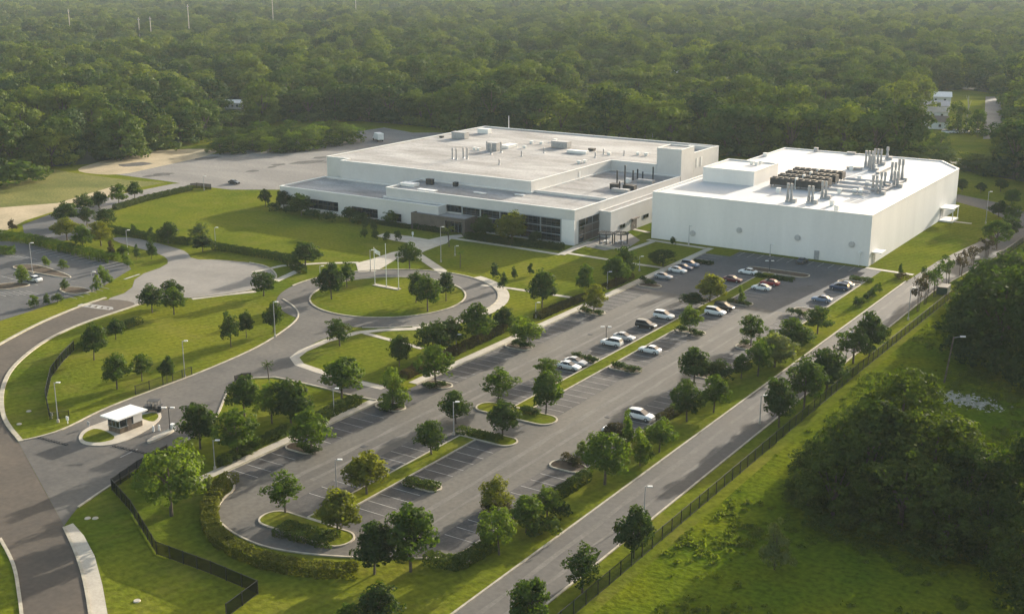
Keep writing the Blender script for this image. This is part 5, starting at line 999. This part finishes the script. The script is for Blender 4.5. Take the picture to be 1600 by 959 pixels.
# rubble patch by the oaks
b = MB(); Rr = random.Random(3)
for _ in range(700):
    px = Rr.gauss(1512, 22); py = 627 + (px - 1512) * .22 + Rr.gauss(0, 4.5)
    x, y = G(px, py); s_ = Rr.uniform(.07, .30); a = Rr.uniform(0, 3); c_, n_ = math.cos(a), math.sin(a)
    q = [(x + s_ * (c_ * u - n_ * v * .7), y + s_ * (n_ * u + c_ * v * .7)) for u, v in ((-1, -1), (1, -.8), (.8, 1), (-.9, .7))]; h = s_ * .5
    b.add([(*p, 0) for p in q] + [(x + (p[0] - x) * .6, y + (p[1] - y) * .6, h) for p in q], [(4, 5, 6, 7), (0, 1, 5, 4), (1, 2, 6, 5), (2, 3, 7, 6), (3, 0, 4, 7)])
o = b.build('rubble', M_rock); o['kind'] = 'stuff'; o['label'] = 'pale rubble strewn on the grass beside the oaks'; o['category'] = 'rubble'
# tall grass of the rough meadow
tg = []
for _ in range(26000):
    x, y = Rf.uniform(-59, 60), Rf.uniform(70, 330)
    if not infrust(x, y, 12): continue
    nz = math.sin(x * .23 + y * .11) + math.sin(x * .11 - y * .19 + 2) + Rf.gauss(0, .7)
    if nz > .55: tg.append((x, y, nz))
tm = []
for k in range(3):
    n = 26; P = RS.normal(size=(n, 3)) * np.array([.28, .28, 0]) + np.array([0, 0, .16]) + RS.uniform(-.06, .12, (n, 1)) * np.array([0, 0, 1]); Nn = unit(RS.normal(size=(n, 3)) * np.array([1, 1, .5]))
    tm.append(quads(P, Nn, .34, 'grass_tuft', leafmat('tuft_leaves', (.125, .135, .018), (.055, .085, .010), .45), .5))
V = []; F = []
for x, y, nz in tg:
    m = tm[Rf.randrange(3)]
tv = [np.array([v.co[:] for v in m.vertices]) for m in tm]; AL = []
for x, y, nz in tg:
    v = tv[Rf.randrange(3)]; a = Rf.uniform(0, 6.28); s_ = Rf.uniform(.6, 1.3); c_, n_ = math.cos(a) * s_, math.sin(a) * s_
    AL.append(np.stack([x + v[:, 0] * c_ - v[:, 1] * n_, y + v[:, 0] * n_ + v[:, 1] * c_, v[:, 2] * s_], 1))
V = np.concatenate(AL); n = len(V) // 4; me = bpy.data.meshes.new('meadow_tufts'); me.vertices.add(4 * n); me.vertices.foreach_set('co', V.reshape(-1).astype(np.float32)); me.loops.add(4 * n); me.loops.foreach_set('vertex_index', np.arange(4 * n, dtype=np.int32)); me.polygons.add(n); me.polygons.foreach_set('loop_start', np.arange(0, 4 * n, 4, dtype=np.int32)); me.polygons.foreach_set('loop_total', np.full(n, 4, np.int32)); me.materials.append(MATS['tuft_leaves']); me.update(calc_edges=True)
o = link('meadow_tufts', me); o['kind'] = 'stuff'; o['label'] = 'rough grass tufts growing over the meadow beyond the fence'; o['category'] = 'grass'
# ================================================================== AIR
me = MB().box(-3100, 1000, -80, 4100, -1.5, 76); hm = bpy.data.materials.new('haze_air'); hm.use_nodes = True; nt = hm.node_tree
for n_ in list(nt.nodes):
    if n_.type == 'BSDF_PRINCIPLED': nt.nodes.remove(n_)
pvn = nt.nodes.new('ShaderNodeVolumePrincipled'); pvn.inputs['Color'].default_value = (.74, .88, .97, 1); pvn.inputs['Density'].default_value = .000062; pvn.inputs['Anisotropy'].default_value = .1
nt.links.new(pvn.outputs[0], [n_ for n_ in nt.nodes if n_.type == 'OUTPUT_MATERIAL'][0].inputs['Volume'])
hz = me.build('haze', hm); hz['kind'] = 'stuff'; hz['label'] = 'thin pale haze in the air over the woods'; hz['category'] = 'haze'
